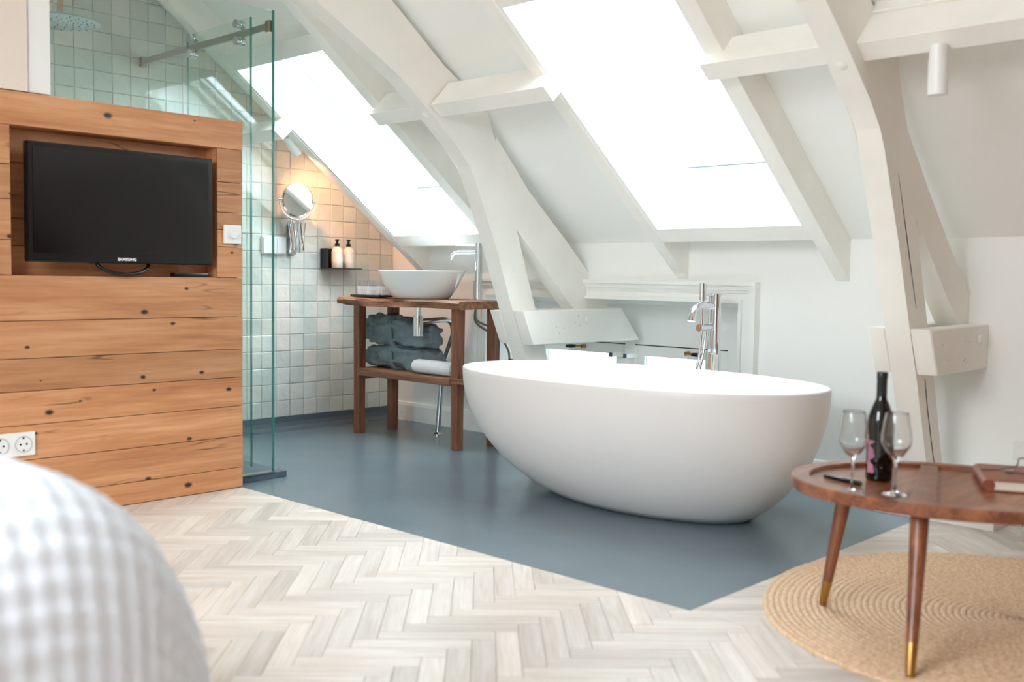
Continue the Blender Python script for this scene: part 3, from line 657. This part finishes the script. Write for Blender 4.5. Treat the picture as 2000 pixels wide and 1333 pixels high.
b = B(); prism_y(b, [(4.03, .384), (4.03, .36), (4.12, .325), (4.14, .325), (4.14, .384)], 4.15, 4.175); obj('bracket', b, 'oldx', vt)

# basin
bc = Vector((4.185, 4.735, .861)); ws = thing('wash_basin', 'oval white ceramic basin standing on the rustic washstand', 'basin', bc)
def bring(b, k, z, n=64): return [b.verts.new((bc.x+k*.185*sgn(math.cos(2*math.pi*i/n), .88), bc.y+k*.325*sgn(math.sin(2*math.pi*i/n), .88), bc.z+z)) for i in range(n)]
b = B(); rings = []
for k, z in [(.55, 0), (.62, .003), (.68, .015), (.76, .045), (.86, .09), (.94, .135), (.985, .160), (1.0, .170), (.995, .173), (.97, .173), (.955, .165), (.90, .13), (.80, .08), (.66, .035), (.4, .018), (.1, .014)]: rings.append(bring(b, k, z))
for a, c in zip(rings, rings[1:]):
    for i in range(64): b.faces.new((a[i], a[(i+1) % 64], c[(i+1) % 64], c[i]))
b.faces.new(rings[0]); b.faces.new(rings[-1]); obj('bowl', b, 'ceramic', ws, smooth='all')
b = B(); lathe(b, [(0, .019), (.022, .019), (.022, .014)], bc, 20); obj('waste', b, 'chrome', ws, smooth=True)
# tall tap
tx, ty = 4.30, 4.352; t = thing('basin_tap', 'tall slim chrome basin tap on the right end of the washstand', 'tap', (tx, ty, .86))
b = B(); tube(b, [(tx, ty, .862), (tx, ty, 1.175), (tx, ty, 1.177), (tx, ty, 1.20)], [.022, .022, .0225, .0225], 20); obj('body', b, 'chrome', t, smooth=True)
b = B(); tube(b, [(tx, ty, 1.147), (tx-.01, ty+.16, 1.147)]+arc((tx-.01, ty+.17, 1.147), (tx-.012, ty+.215, 1.145), (tx-.014, ty+.225, 1.105), 6), .012, 14); obj('spout', b, 'chrome', t, smooth=True)
b = B(); tube(b, [(tx, ty+.01, 1.188), (tx-.008, ty+.19, 1.190)], [.006, .004], 10); obj('lever', b, 'chrome', t, smooth=True)
t = thing('supply_hoses', 'two braided steel supply hoses hanging behind the washstand leg', 'hose', (4.5, 4.35, .5))
b = B(); P0 = [(4.30, 4.37, .815), (4.34, 4.40, .74), (4.44, 4.38, .70), (4.51, 4.335, .68), (4.56, 4.315, .60), (4.58, 4.318, .50)]
def smoothpts(P, m=5):
    P = [Vector(p) for p in P]; out = []
    for i in range(len(P)-1):
        p0, p1, p2, p3 = P[max(i-1, 0)], P[i], P[i+1], P[min(i+2, len(P)-1)]
        for k in range(m):
            t = k/m; out.append(.5*((2*p1)+(p2-p0)*t+(2*p0-5*p1+4*p2-p3)*t*t+(3*p1-p0-3*p2+p3)*t**3))
    return out+[P[-1]]
tube(b, smoothpts(P0), .007, 8); obj('hose', b, mat('braided_steel', (150, 140, 126), .4, .8, bump=.6, bscale=300), t, smooth=True)
b = B(); tube(b, smoothpts([(4.29, 4.36, .815), (4.33, 4.40, .73), (4.42, 4.38, .67), (4.50, 4.345, .62), (4.55, 4.335, .55), (4.57, 4.345, .49)]), .007, 8); obj('hose', b, bpy.data.materials['braided_steel'], t, smooth=True)
for y in (4.318, 4.345):
    b = B(); tube(b, [(4.578, y, .50), (4.58, y, .46)], .012, 8); tube(b, [(4.58, y, .47), (4.672, y, .465)], .009, 8); obj('stop_valve', b, 'brass', t, smooth=True)
# trap and waste pipe
t = thing('drain_trap', 'chrome bottle trap and floor waste pipe under the basin', 'pipe', (4.367, 4.768, 0))
b = B(); tube(b, [(4.085, 4.642, .80), (4.085, 4.642, .76)], .016, 16); tube(b, [(4.085, 4.642, .815), (4.085, 4.642, .76)], .018, 16); tube(b, [(4.085, 4.642, .765), (4.085, 4.642, .642)], .030, 20); obj('bottle_trap', b, 'chrome', t, smooth=True)
b = B(); tube(b, [(4.09, 4.64, .728), (4.20, 4.62, .735)]+arc((4.26, 4.61, .737), (4.345, 4.60, .738), (4.35, 4.62, .64), 8)+[(4.37, 4.73, .45), (4.367, 4.768, .01)], .0165, 16); obj('waste_pipe', b, 'chrome', t, smooth=True)
b = B(); lathe(b, [(.034, 0), (.034, .008), (.02, .02), (.018, .02)], (4.367, 4.768, 0), 20); obj('floor_rose', b, 'chrome', t, smooth=True)
# tray and tumblers
b = B(); 
TRX, TRY = 4.175, 5.165
for (k, z0, z1) in ((.0, .864, .869),): box(b, TRX-.075, TRX+.075, TRY-.135, TRY+.135, z0, z1, .001)
for q in ((TRX-.085, TRX-.074, TRY-.145, TRY+.145), (TRX+.074, TRX+.085, TRY-.145, TRY+.145), (TRX-.075, TRX+.075, TRY-.145, TRY-.134), (TRX-.075, TRX+.075, TRY+.134, TRY+.145)): box(b, *q, .865, .878)
tag(obj('serving_tray', b, 'blackm', base=True), 'black rectangular tray under the crystal tumblers on the washstand', 'tray')
k = 0
tl = ['leftmost crystal tumbler on the black tray near the tiled wall', 'second crystal tumbler from the left on the black tray', 'crystal tumbler right of centre on the black tray', 'crystal tumbler nearest the basin on the black tray']
for i, (x, y) in enumerate(((4.15, 5.255), (4.195, 5.195), (4.14, 5.145), (4.20, 5.085))):
    b = B(); H = .10
    prof = [(0, 0), (.028, 0), (.030, .004), (.036, H), (.0345, H), (.029, .014), (0, .012)]
    lathe(b, prof, (x, y, .870), 20)
    for v in b.verts:
        d = Vector((v.co.x-x, v.co.y-y, 0)); a = math.atan2(d.y, d.x); hz = v.co.z-.870
        if .01 < d.length: v.co += d.normalized()*.0012*math.cos(10*a)
    tb = tag(obj('tumbler', b, 'tumbler', base=True), tl[i], 'glass', 'crystal tumblers on the black tray')
    b = B()
    for c in range(16):
        a = 2*math.pi*c/16; p = Vector((x+.0312*math.cos(a), y+.0312*math.sin(a), .876)); q = Vector((x+.0345*math.cos(a+.35), y+.0345*math.sin(a+.35), .932)); tube(b, [p, q], .0014, 4)
        q = Vector((x+.0345*math.cos(a-.35), y+.0345*math.sin(a-.35), .932)); tube(b, [p, q], .0014, 4)
    obj('cut_pattern', b, mat('sparkle_white_cuts', (250, 250, 252), .15, 0) if i == 0 else bpy.data.materials['sparkle_white_cuts'], tb)  # cut lines in opaque white, standing in for the crystal's sparkle

# folded bathrobes
def robe(cx, cy, z0, lx, ly, h, seed, label, tilt=0):
    t = thing('bathrobe', label, 'bathrobe', (cx, cy, z0), 'folded slate bathrobes')
    b = B(); nu, nv = 72, 40; off = Vector((seed*13.1, seed*7.7, 0)); rows_ = []
    for i in range(nv+1):
        ph = -math.pi/2+math.pi*i/nv; ring = []
        for j in range(nu):
            th = 2*math.pi*j/nu; e1, e2 = .62, .60
            d = Vector((sgn(math.cos(ph), e1)*sgn(math.cos(th), e2), sgn(math.cos(ph), e1)*sgn(math.sin(th), e2), sgn(math.sin(ph), e1)))
            p = Vector((d.x*lx/2, d.y*ly/2, d.z*h/2))
            q = Vector((p.x*7, p.y*4, p.z*16))+off
            dn = .026*noise.noise(q*1.0)+.020*(1-abs(noise.noise(q*1.5+Vector((9, 0, 0))))*2.4)+.010*noise.noise(q*3.2)
            roll_ = .006*math.sin((math.atan2(d.z, d.x)*1.0+p.y*14)*5)
            n_ = Vector((d.x, d.y, d.z)).normalized(); p += n_*(dn+roll_)
            p.z = max(p.z, -h/2); p.z += h/2 - tilt*p.y
            ring.append(b.verts.new((cx+p.x, cy+p.y, z0+p.z)))
        rows_.append(ring)
    for a, c in zip(rows_, rows_[1:]):
        for j in range(nu): b.faces.new((a[j], a[(j+1) % nu], c[(j+1) % nu], c[j]))
    bmesh.ops.remove_doubles(b, verts=b.verts[:], dist=.0002)
    bd = obj('bundle', b, 'robe', t, smooth='all')
    b = B(); yb = cy-.03; pts = []
    for k in range(25):
        a = 2*math.pi*k/24; pts.append((cx+sgn(math.cos(a), .6)*(lx/2+.012), yb+.03*math.sin(a), z0+h/2+sgn(math.sin(a), .6)*(h/2+.012)-tilt*(yb-cy)))
    for p, q in ((0, .012), (.022, .010)): tube(b, [(x, y+p, max(z, z0+.002)) for x, y, z in pts], q, 8, cap=False)
    obj('belt', b, 'robe', t, smooth='all')
    b = B(); ys_ = cy+ly*.20; pts = []
    for k in range(40):
        a = k*.42; r = .006+.0016*k*.55; pts.append((cx-lx/2-.004+.0004*k, ys_+r*math.cos(a), z0+h*.5+r*.8*math.sin(a)))
    tube(b, pts, .007, 6); obj('rolled_edge', b, 'robe', t, smooth='all')
    return t
robe(4.235, 4.955, .421, .215, .66, .135, 1, 'slate grey bathrobe rolled with its belt lying on the washstand shelf')
robe(4.235, 4.965, .560, .215, .64, .165, 2, 'slate grey bathrobe bundle on top of the other folded robe', -.06)
b = B(); pts = [(4.15, 4.72, 0), (4.15, 4.70, 0), (4.15, 4.45, 0), (4.15, 4.30, 0)]
t = thing('rolled_towel', 'white rolled towel at the right end of the washstand shelf', 'towel', (4.15, 4.5, .42))
tube(b, [(4.082, 4.675, .463), (4.082, 4.668, .463), (4.082, 4.655, .463), (4.082, 4.63, .463), (4.082, 4.45, .463), (4.082, 4.325, .463)], [.012, .028, .037, .042, .042, .041], 24); obj('roll', b, 'towel', t, smooth='all')
b = B(); pts = [(4.082+(.004+.0009*k)*math.cos(k*.4), 4.324, .465+(.004+.0009*k)*math.sin(k*.4)) for k in range(42)]; tube(b, pts, .0022, 6); obj('spiral_edge', b, 'towel', t, smooth='all')

# ------------------------------------------------------------------ tiled wall fittings
mc = Vector((3.775, 5.44, 1.466)); t = thing('shaving_mirror', 'round chrome shaving mirror on a folding wall arm', 'mirror', (mc.x, 5.57, 1.12))
mrot = Matrix.Translation(mc) @ Matrix.Rotation(math.radians(-8), 4, 'Z') @ Matrix.Rotation(math.radians(94), 4, 'X')
b = B(); xf(lathe(b, [(0, .006), (.100, .006), (.100, .003), (0, .003)], (0, 0, 0), 48), mrot); obj('mirror_glass', b, 'mirror', t, smooth=True)
b = B(); xf(lathe(b, [(.099, .008), (.106, .006), (.108, 0), (.106, -.008), (.08, -.012), (0, -.012), (0, 0), (.099, .002)], (0, 0, 0), 48), mrot); obj('mirror_rim', b, 'chrome', t, smooth=True)
b = B(); pts = [mrot @ Vector((.122*math.cos(a), .122*math.sin(a), -.004)) for a in [math.pi+math.pi*i/24 for i in range(25)]]
tube(b, pts, .005, 10); 
for s in (-1, 1): tube(b, [mrot @ Vector((s*.128, 0, -.004)), mrot @ Vector((s*.104, 0, -.002))], .007, 10)
obj('yoke', b, 'chrome', t, smooth=True)
b = B(); zt = mc.z-.128
for k in range(4):
    y = 5.545-k*.030; tube(b, [(mc.x+.005+.008*k, y, zt), (mc.x+.03+.006*k, y-.010, zt-.185)], .006, 8); tube(b, [(mc.x+.05+.006*k, y, zt-.01), (mc.x+.012+.008*k, y-.010, zt-.185)], .006, 8)
obj('scissor_arm', b, 'chrome', t, smooth=True)
b = B(); tube(b, [(mc.x+.02, 5.45, zt-.20), (mc.x+.02, 5.45, zt+.015)], .007, 10); tube(b, [(mc.x+.045, 5.555, zt-.215), (mc.x+.045, 5.555, zt+.0)], .010, 10); box(b, mc.x+.02, mc.x+.075, 5.558, 5.579, zt-.21, zt-.02, .003); obj('wall_bracket', b, 'chrome', t, smooth=True)
t = thing('flush_plate', 'white rectangular flush plate on the tiled wall below the mirror', 'plate', (3.67, 5.575, 1.13))
b = B(); box(b, 3.60, 3.775, 5.563, 5.580, 1.125, 1.235, .003); obj('frame', b, 'white', t)
b = B(); box(b, 3.606, 3.700, 5.556, 5.564, 1.131, 1.229, .002); obj('button', b, 'ceramic', t)
b = B(); box(b, 3.703, 3.769, 5.556, 5.564, 1.131, 1.229, .002); obj('button', b, 'ceramic', t)
t = thing('soap_shelf', 'black metal wall shelf holding two soap bottles on the tiled wall', 'shelf', (4.17, 5.54, 1.045))
b = B(); box(b, 4.05, 4.30, 5.455, 5.575, 1.040, 1.046); obj('tray', b, 'blackm', t)
b = B(); box(b, 4.05, 4.19, 5.570, 5.578, 1.046, 1.175); obj('back_plate', b, 'blackm', t)
b = B(); box(b, 4.05, 4.055, 5.50, 5.575, 1.046, 1.175); obj('side_plate', b, 'blackm', t)
for x, lab in ((4.135, 'cream pump soap bottle on the left of the black wall shelf'), (4.228, 'cream pump soap bottle on the right of the black wall shelf')):
    t = thing('soap_bottle', lab, 'bottle', (x, 5.51, 1.046), 'cream soap bottles')
    b = B(); lathe(b, [(0, 0), (.036, 0), (.038, .003), (.038, .105), (.034, .122), (.020, .135), (.013, .138), (.013, .145), (0, .145)], (x, 5.51, 1.0465), 24); obj('body', b, 'soap', t, smooth=True)
    b = B(); lathe(b, [(.0383, .035), (.0386, .035), (.0386, .095), (.0383, .095)], (x, 5.51, 1.0465), 24); obj('paper_label', b, mat('pale_label', (240, 232, 224), .5) if x < 4.2 else bpy.data.materials['pale_label'], t, smooth=True)
    b = B(); tube(b, [(x, 5.51, 1.19), (x, 5.51, 1.206), (x, 5.51, 1.207), (x, 5.51, 1.224), (x, 5.51, 1.225), (x, 5.51, 1.236)], [.016, .016, .008, .008, .013, .013], 14); tube(b, [(x, 5.51, 1.231), (x-.028, 5.49, 1.228)], .005, 8); obj('pump', b, 'black', t, smooth=True)
# spotlights
def spot(name, top, d, label, r=.032, ln=.13, power=0):
    top = Vector(top); d = Vector(d).normalized(); t = thing(name, label, 'lamp', top, 'white cylinder spotlights')
    b = B(); tube(b, [top-d*.02+Vector((0, 0, .03)), top+Vector((0, 0, .0))], r*.9, 20); obj('ceiling_mount', b, 'white', t, smooth=True)
    b = B(); e = top+d*ln; tube(b, [top, e, e-d*.004, e-d*.02], [r, r, r*.86, r*.86], 24); obj('cylinder', b, 'white', t, smooth=True)
    if power:
        b = B(); q = e-d*.018; tube(b, [q, q-d*.002], r*.8, 20); obj('bulb', b, mat('lamp_face', (255, 225, 190), .5, emit=(255, 200, 150), estr=20), t)
        l = bpy.data.lights.new('spot_light', 'SPOT'); l.energy = power; l.color = (1, .46, .22); l.spot_size = math.radians(130); l.spot_blend = 1.0; l.shadow_soft_size = .02
        o = bpy.data.objects.new('spot_light', l); C.objects.link(o); o.parent = t; o.location = (e+d*.005)-wloc(t); o.rotation_euler = d.to_track_quat('-Z', 'Y').to_euler()
    return t
spot('spotlight', (3.60, 5.30, 1.832), (.66, .10, -.72), 'small white spotlight shining warm light on the tiled wall', power=14)
spot('spotlight', (3.50, 1.372, 1.745), (0.02, -.01, -1), 'white cylinder spotlight under the long right purlin', r=.032, ln=.115)
b = B(); box(b, 4.655, 4.671, 1.36, 1.443, .255, .335, .003); tag(obj('wall_plate', b, 'white'), 'white wall plate low on the wall at the right edge', 'switch')

# ------------------------------------------------------------------ rug, coffee table and what stands on it
RC = Vector((3.22, .95, 0)); b = B(); NR, NS = 300, 150; RR = .75; prev = None; cw = RR/40
for i in range(1, NR+1):
    r = RR*i/NR; ph = (r/cw) % 1; zz = .006+.005*abs(math.sin(math.pi*ph))**.6
    if i == NR: zz = .001
    wob = [1+.006*math.sin(3*a*1.0)+.004*math.sin(5*a+1) for a in [2*math.pi*k/NS for k in range(NS)]]
    ring = [b.verts.new((RC.x+r*wob[k]*math.cos(2*math.pi*k/NS), RC.y+r*wob[k]*math.sin(2*math.pi*k/NS), zz+.0012*math.sin(k*math.pi*.9+i))) for k in range(NS)]
    if prev:
        for k in range(NS): b.faces.new((prev[k], prev[(k+1) % NS], ring[(k+1) % NS], ring[k]))
    else: b.faces.new(ring)
    prev = ring
tag(obj('jute_rug', b, 'jute', base=True, smooth='all'), 'round braided natural jute rug under the coffee table', 'rug')
RH = Vector((math.sin(yaw), -math.cos(yaw), 0)); FH = Vector((math.cos(yaw), math.sin(yaw), 0))
TC = Vector((2.974, 1.084, 0)); TT = Matrix.Translation(TC) @ Matrix.Rotation(math.radians(-69.6), 4, 'Z')
TA, TBX, TZ = .440, .350, .432
ct = thing('coffee_table', 'oval sheesham wood tray-top coffee table on tapered legs', 'table', TC)
def oval(b, a, c, z, n=72): return [b.verts.new((a*sgn(math.cos(2*math.pi*i/n), .97), c*sgn(math.sin(2*math.pi*i/n), .97), z)) for i in range(n)]
b = B(); rs = [oval(b, TA-.02, TBX-.02, TZ-.038), oval(b, TA-.003, TBX-.003, TZ-.034), oval(b, TA, TBX, TZ-.028), oval(b, TA, TBX, TZ-.004), oval(b, TA-.004, TBX-.004, TZ), oval(b, TA-.052, TBX-.045, TZ), oval(b, TA-.054, TBX-.047, TZ-.003), oval(b, TA-.056, TBX-.049, TZ-.012)]
for a, c in zip(rs, rs[1:]):
    for i in range(72): b.faces.new((a[i], a[(i+1) % 72], c[(i+1) % 72], c[i]))
b.faces.new(rs[0]); b.faces.new(rs[-1]); xf(b, TT); obj('tray_top', b, 'rose', ct, smooth=True)
for x in (-.06,):
    b = B(); hw = (TBX-.049)*math.sqrt(1-((abs(x)+.03)/(TA-.05))**2); box(b, x-.026, x+.026, -hw, hw, TZ-.013, TZ-.002, .0015); xf(b, TT); obj('divider', b, 'rosez', ct)
for x, y, fx, fy in ((-.072, -.265, -.078, -.44), (-.285, .065, -.345, .065), (.27, .14, .36, .16)):
    p, q = Vector((x, y, TZ-.036)), Vector((fx, fy, .010)); m = p.lerp(q, .80)
    b = B(); tube(b, [p, m], [.025, .0150], 20); xf(b, TT); lg = obj('leg', b, 'rosez', ct, smooth=True)
    b = B(); tube(b, [m, p.lerp(q, .985), q], [.0152, .0118, .010], 20); xf(b, TT); obj('brass_tip', b, 'brass', lg, smooth=True)
ZT = TZ-.012
def wineglass(px_, py_, label):
    p = CAM+ray(px_, py_)*((ZT-1)/ray(px_, py_).z)
    t = thing('wine_glass', label, 'glass', p, 'wine glasses')
    b = B(); lathe(b, [(0, .001), (.036, .001), (.036, .003), (.012, .007), (.004, .013), (.0035, .085), (.006, .095), (.022, .112), (.037, .135), (.0405, .150), (.040, .165), (.034, .205), (.0311, .222), (.0305, .2252), (.0301, .2260), (.0297, .2252), (.0301, .222), (.033, .205), (.039, .165), (.0395, .150), (.036, .136), (.021, .114), (.004, .100), (0, .099)], p, 40)
    obj('goblet', b, M['wine'], t, smooth='all')
wineglass(1663, 962, 'empty wine glass on the coffee table left of the bottle'); wineglass(1747, 967, 'empty wine glass on the coffee table in front of the bottle')
p = CAM+ray(1716, 938)*((ZT-1)/ray(1716, 938).z)
t = thing('wine_bottle', 'dark wine bottle with a pink label on the coffee table', 'bottle', p)
b = B(); lathe(b, [(0, .004), (.03, .0), (.037, .003), (.038, .01), (.038, .165), (.035, .190), (.024, .222), (.0155, .240), (.0142, .255), (.0142, .262), (0, .262)], p, 40); obj('body', b, 'bottle', t, smooth='all')
b = B(); lathe(b, [(.0148, .245), (.0150, .300), (.0158, .302), (.0158, .318), (.0145, .320), (0, .320)], p, 28); obj('capsule', b, 'foil', t, smooth=True)
b = B(); ca = math.atan2(-FH.y, -FH.x); outl = []
for i in range(25):
    z = .025+.095*i/24; w = .42+.16*math.sin(i*.55)+.08*math.sin(i*1.1+1); outl.append((z, ca-1.35, ca-1.35+w*1.15))
rows_ = [[b.verts.new((p.x+.0385*math.cos(a0+(a1-a0)*k/8), p.y+.0385*math.sin(a0+(a1-a0)*k/8), p.z+z)) for k in range(9)] for z, a0, a1 in outl]
for a, c in zip(rows_, rows_[1:]):
    for k in range(8): b.faces.new((a[k], a[k+1], c[k+1], c[k]))
obj('pink_label', b, 'pink', t, smooth=True)
def ontab(x, y, z=ZT): r_ = ray(x, y); return CAM+r_*((z-1)/r_.z)
t = thing('pen', 'black pen lying on the coffee table beside the wine glass', 'pen', ontab(1645, 943))
a, c = ontab(1609, 934), ontab(1684, 950); up = Vector((0, 0, .0065))
b = B(); tube(b, [a+up, a.lerp(c, .03)+up, a.lerp(c, .55)+up], [.003, .006, .0062], 14); obj('barrel', b, 'black', t, smooth=True)
b = B(); tube(b, [a.lerp(c, .55)+up, a.lerp(c, .95)+up, c+up], [.0066, .0064, .003], 14); obj('cap', b, 'black', t, smooth=True)
b = B(); tube(b, [a.lerp(c, .58)+up*2.1, a.lerp(c, .9)+up*2.1], .0014, 8); obj('clip', b, 'chrome', t, smooth=True)
# leather notebook
s0, s1 = ontab(1926, 960), ontab(1897, 913); ax = (s1-s0); ax.z = 0; ln = min(ax.length, .27); ax.normalize(); s1 = s0+ax*ln; wd_ = Vector((ax.y, -ax.x, 0)); ww = .20
if wd_.dot(RH) < 0: wd_ = -wd_
t = thing('leather_notebook', 'brown leather bound notebook with a tie cord on the coffee table', 'notebook', (s0+s1)/2)
def nbox(b, u0, u1, v0, v1, z0, z1, bev=0): return box(b, u0, u1, v0, v1, z0, z1, bev, f=lambda x, y, z: s0+ax*x+wd_*y+Vector((0, 0, z)))
b = B(); nbox(b, -.002, ln+.002, .004, ww, .001, .005, .001); nbox(b, -.002, ln+.002, .004, ww, .030, .034, .001)
P = [s0+wd_*.006+Vector((0, 0, .0175)), s0+ax*ln+wd_*.006+Vector((0, 0, .0175))]; tube(b, P, .0165, 16); obj('cover', b, 'leather', t, smooth=True)
b = B(); nbox(b, .003, ln-.003, .010, ww-.006, .005, .030); obj('pages', b, 'paper', t)
b = B(); q = lambda u, v, z: s0+ax*u+wd_*v+Vector((0, 0, z))
tube(b, smoothpts([q(ln*.55, .0, .036), q(ln*.6, .05, .038), q(ln*.72, .10, .045), q(ln*.95, .12, .060), q(ln*.9, .17, .050), q(ln*.5, .15, .037), q(ln*.5, .08, .037)]), .0022, 6); obj('tie_cord', b, mat('grey_cord', (120, 104, 92), .8), t, smooth=True)
b = B(); tube(b, [q(ln*.5, .065, .038), q(ln*.5, .085, .038)], .007, 10); obj('bead', b, 'steel', t, smooth=True)
# chair, mostly outside the frame
def chair():
    o_ = Vector((4.10, 1.215, 0)); t = thing('tub_chair', 'chrome legged chair at the right edge behind the coffee table', 'chair', o_)
    a = RH; c = FH
    P = lambda x, y, z: o_+a*x+c*y+Vector((0, 0, z))
    b = B(); tube(b, smoothpts([P(.16, 0, .44), P(.06, 0, .25), P(.005, 0, .12), P(.015, 0, .03), P(.08, 0, .012), P(.5, 0, .012)]), .013, 12); obj('frame_tube', b, 'chrome', t, smooth=True)
    b = B(); tube(b, smoothpts([P(.36, .30, .44), P(.26, .30, .25), P(.205, .30, .12), P(.215, .30, .03), P(.28, .30, .012), P(.5, .45, .012)]), .013, 12); obj('frame_tube', b, 'chrome', t, smooth=True)
    b = B(); box(b, .15, .60, -.05, .32, .43, .48, .015, f=P); obj('seat', b, 'leather', t)
    b = B(); box(b, .56, .61, -.05, .32, .46, .80, .015, f=P); obj('backrest', b, 'leather', t)
    b = B(); box(b, .03, .07, -.02, .02, .0, .03, .004, f=P); obj('foot', b, 'black', t)
chair()

# ------------------------------------------------------------------ bed in the foreground
bd = thing('bed', 'bed under a white waffle bedspread in the blurred foreground', 'bed', (.1, 1.8, 0))
prof = [(-1.1, .70), (.30, .715), (.55, .706), (.635, .683), (.70, .640), (.77, .545), (.835, .440), (.90, .300), (.96, .12), (.985, .0)]
k1 = 1.75/1.6
prof = [(-1.1, .69), (.2, .70)] + [(u*k1, 1-(1-z)*k1) for u, z in ((.50, .728), (.581, .722), (.656, .692), (.715, .638), (.760, .545), (.780, .437), (.798, .280), (.812, .11))] + [(.88, 0.01)]
P2 = []
pp = [Vector((u, 0, z)) for u, z in prof]; pp = smoothpts(pp, 30)
L_ = [0]
for a, c in zip(pp, pp[1:]): L_.append(L_[-1]+(c-a).length)
NU, NVV = 260, 190; b = B(); grid = []
wl = [0.0]; pv = None
for j in range(NVV+1):
    th = (-1+2*j/NVV)*math.pi/2; cur = Vector((.42*sgn(math.sin(th), .55), .7*abs(math.cos(th))**.42))
    if pv is not None: wl.append(wl[-1]+(cur-pv).length)
    pv = cur
def onprof(s):
    import bisect
    i = min(max(bisect.bisect_right(L_, s)-1, 0), len(pp)-2); f = (s-L_[i])/max(L_[i+1]-L_[i], 1e-6); return pp[i].lerp(pp[i+1], f), (pp[i+1]-pp[i]).normalized()
for i in range(NU+1):
    s = L_[-1]*i/NU; p, tg = onprof(s); nr = Vector((-tg.z, 0, tg.x)); nr = nr if nr.z > 0 or nr.x > 0 else -nr; row = []
    for j in range(NVV+1):
        w = -1+2*j/NVV; th = w*math.pi/2; cy_ = sgn(math.sin(th), .55); cz_ = abs(math.cos(th))**.42
        q = Vector((p.x if p.x < .3 else .3+(p.x-.3)*(.80+.20*cz_), 1.80+.42*cy_, p.z*cz_))
        arcw = wl[j]; lat = math.cos((s+arcw*.8)*82)*math.cos((s-arcw*.8)*82)
        fold = .012*math.sin(10*w+6*s)*(1-cz_*.6)
        dirn = Vector((nr.x*cz_, cy_*(1-cz_*.5), nr.z*cz_))
        if dirn.length > 1e-4: dirn.normalize()
        q += dirn*(.0032*lat+fold); q.z = max(q.z, .004)
        row.append(b.verts.new(q))
    grid.append(row)
for a, c in zip(grid, grid[1:]):
    for j in range(NVV): b.faces.new((a[j], a[j+1], c[j+1], c[j]))
obj('bedspread', b, 'bed', bd, smooth='all')
b = B(); box(b, -1.08, .55, 1.45, 2.12, .12, .60, .03); obj('mattress', b, 'towel', bd)
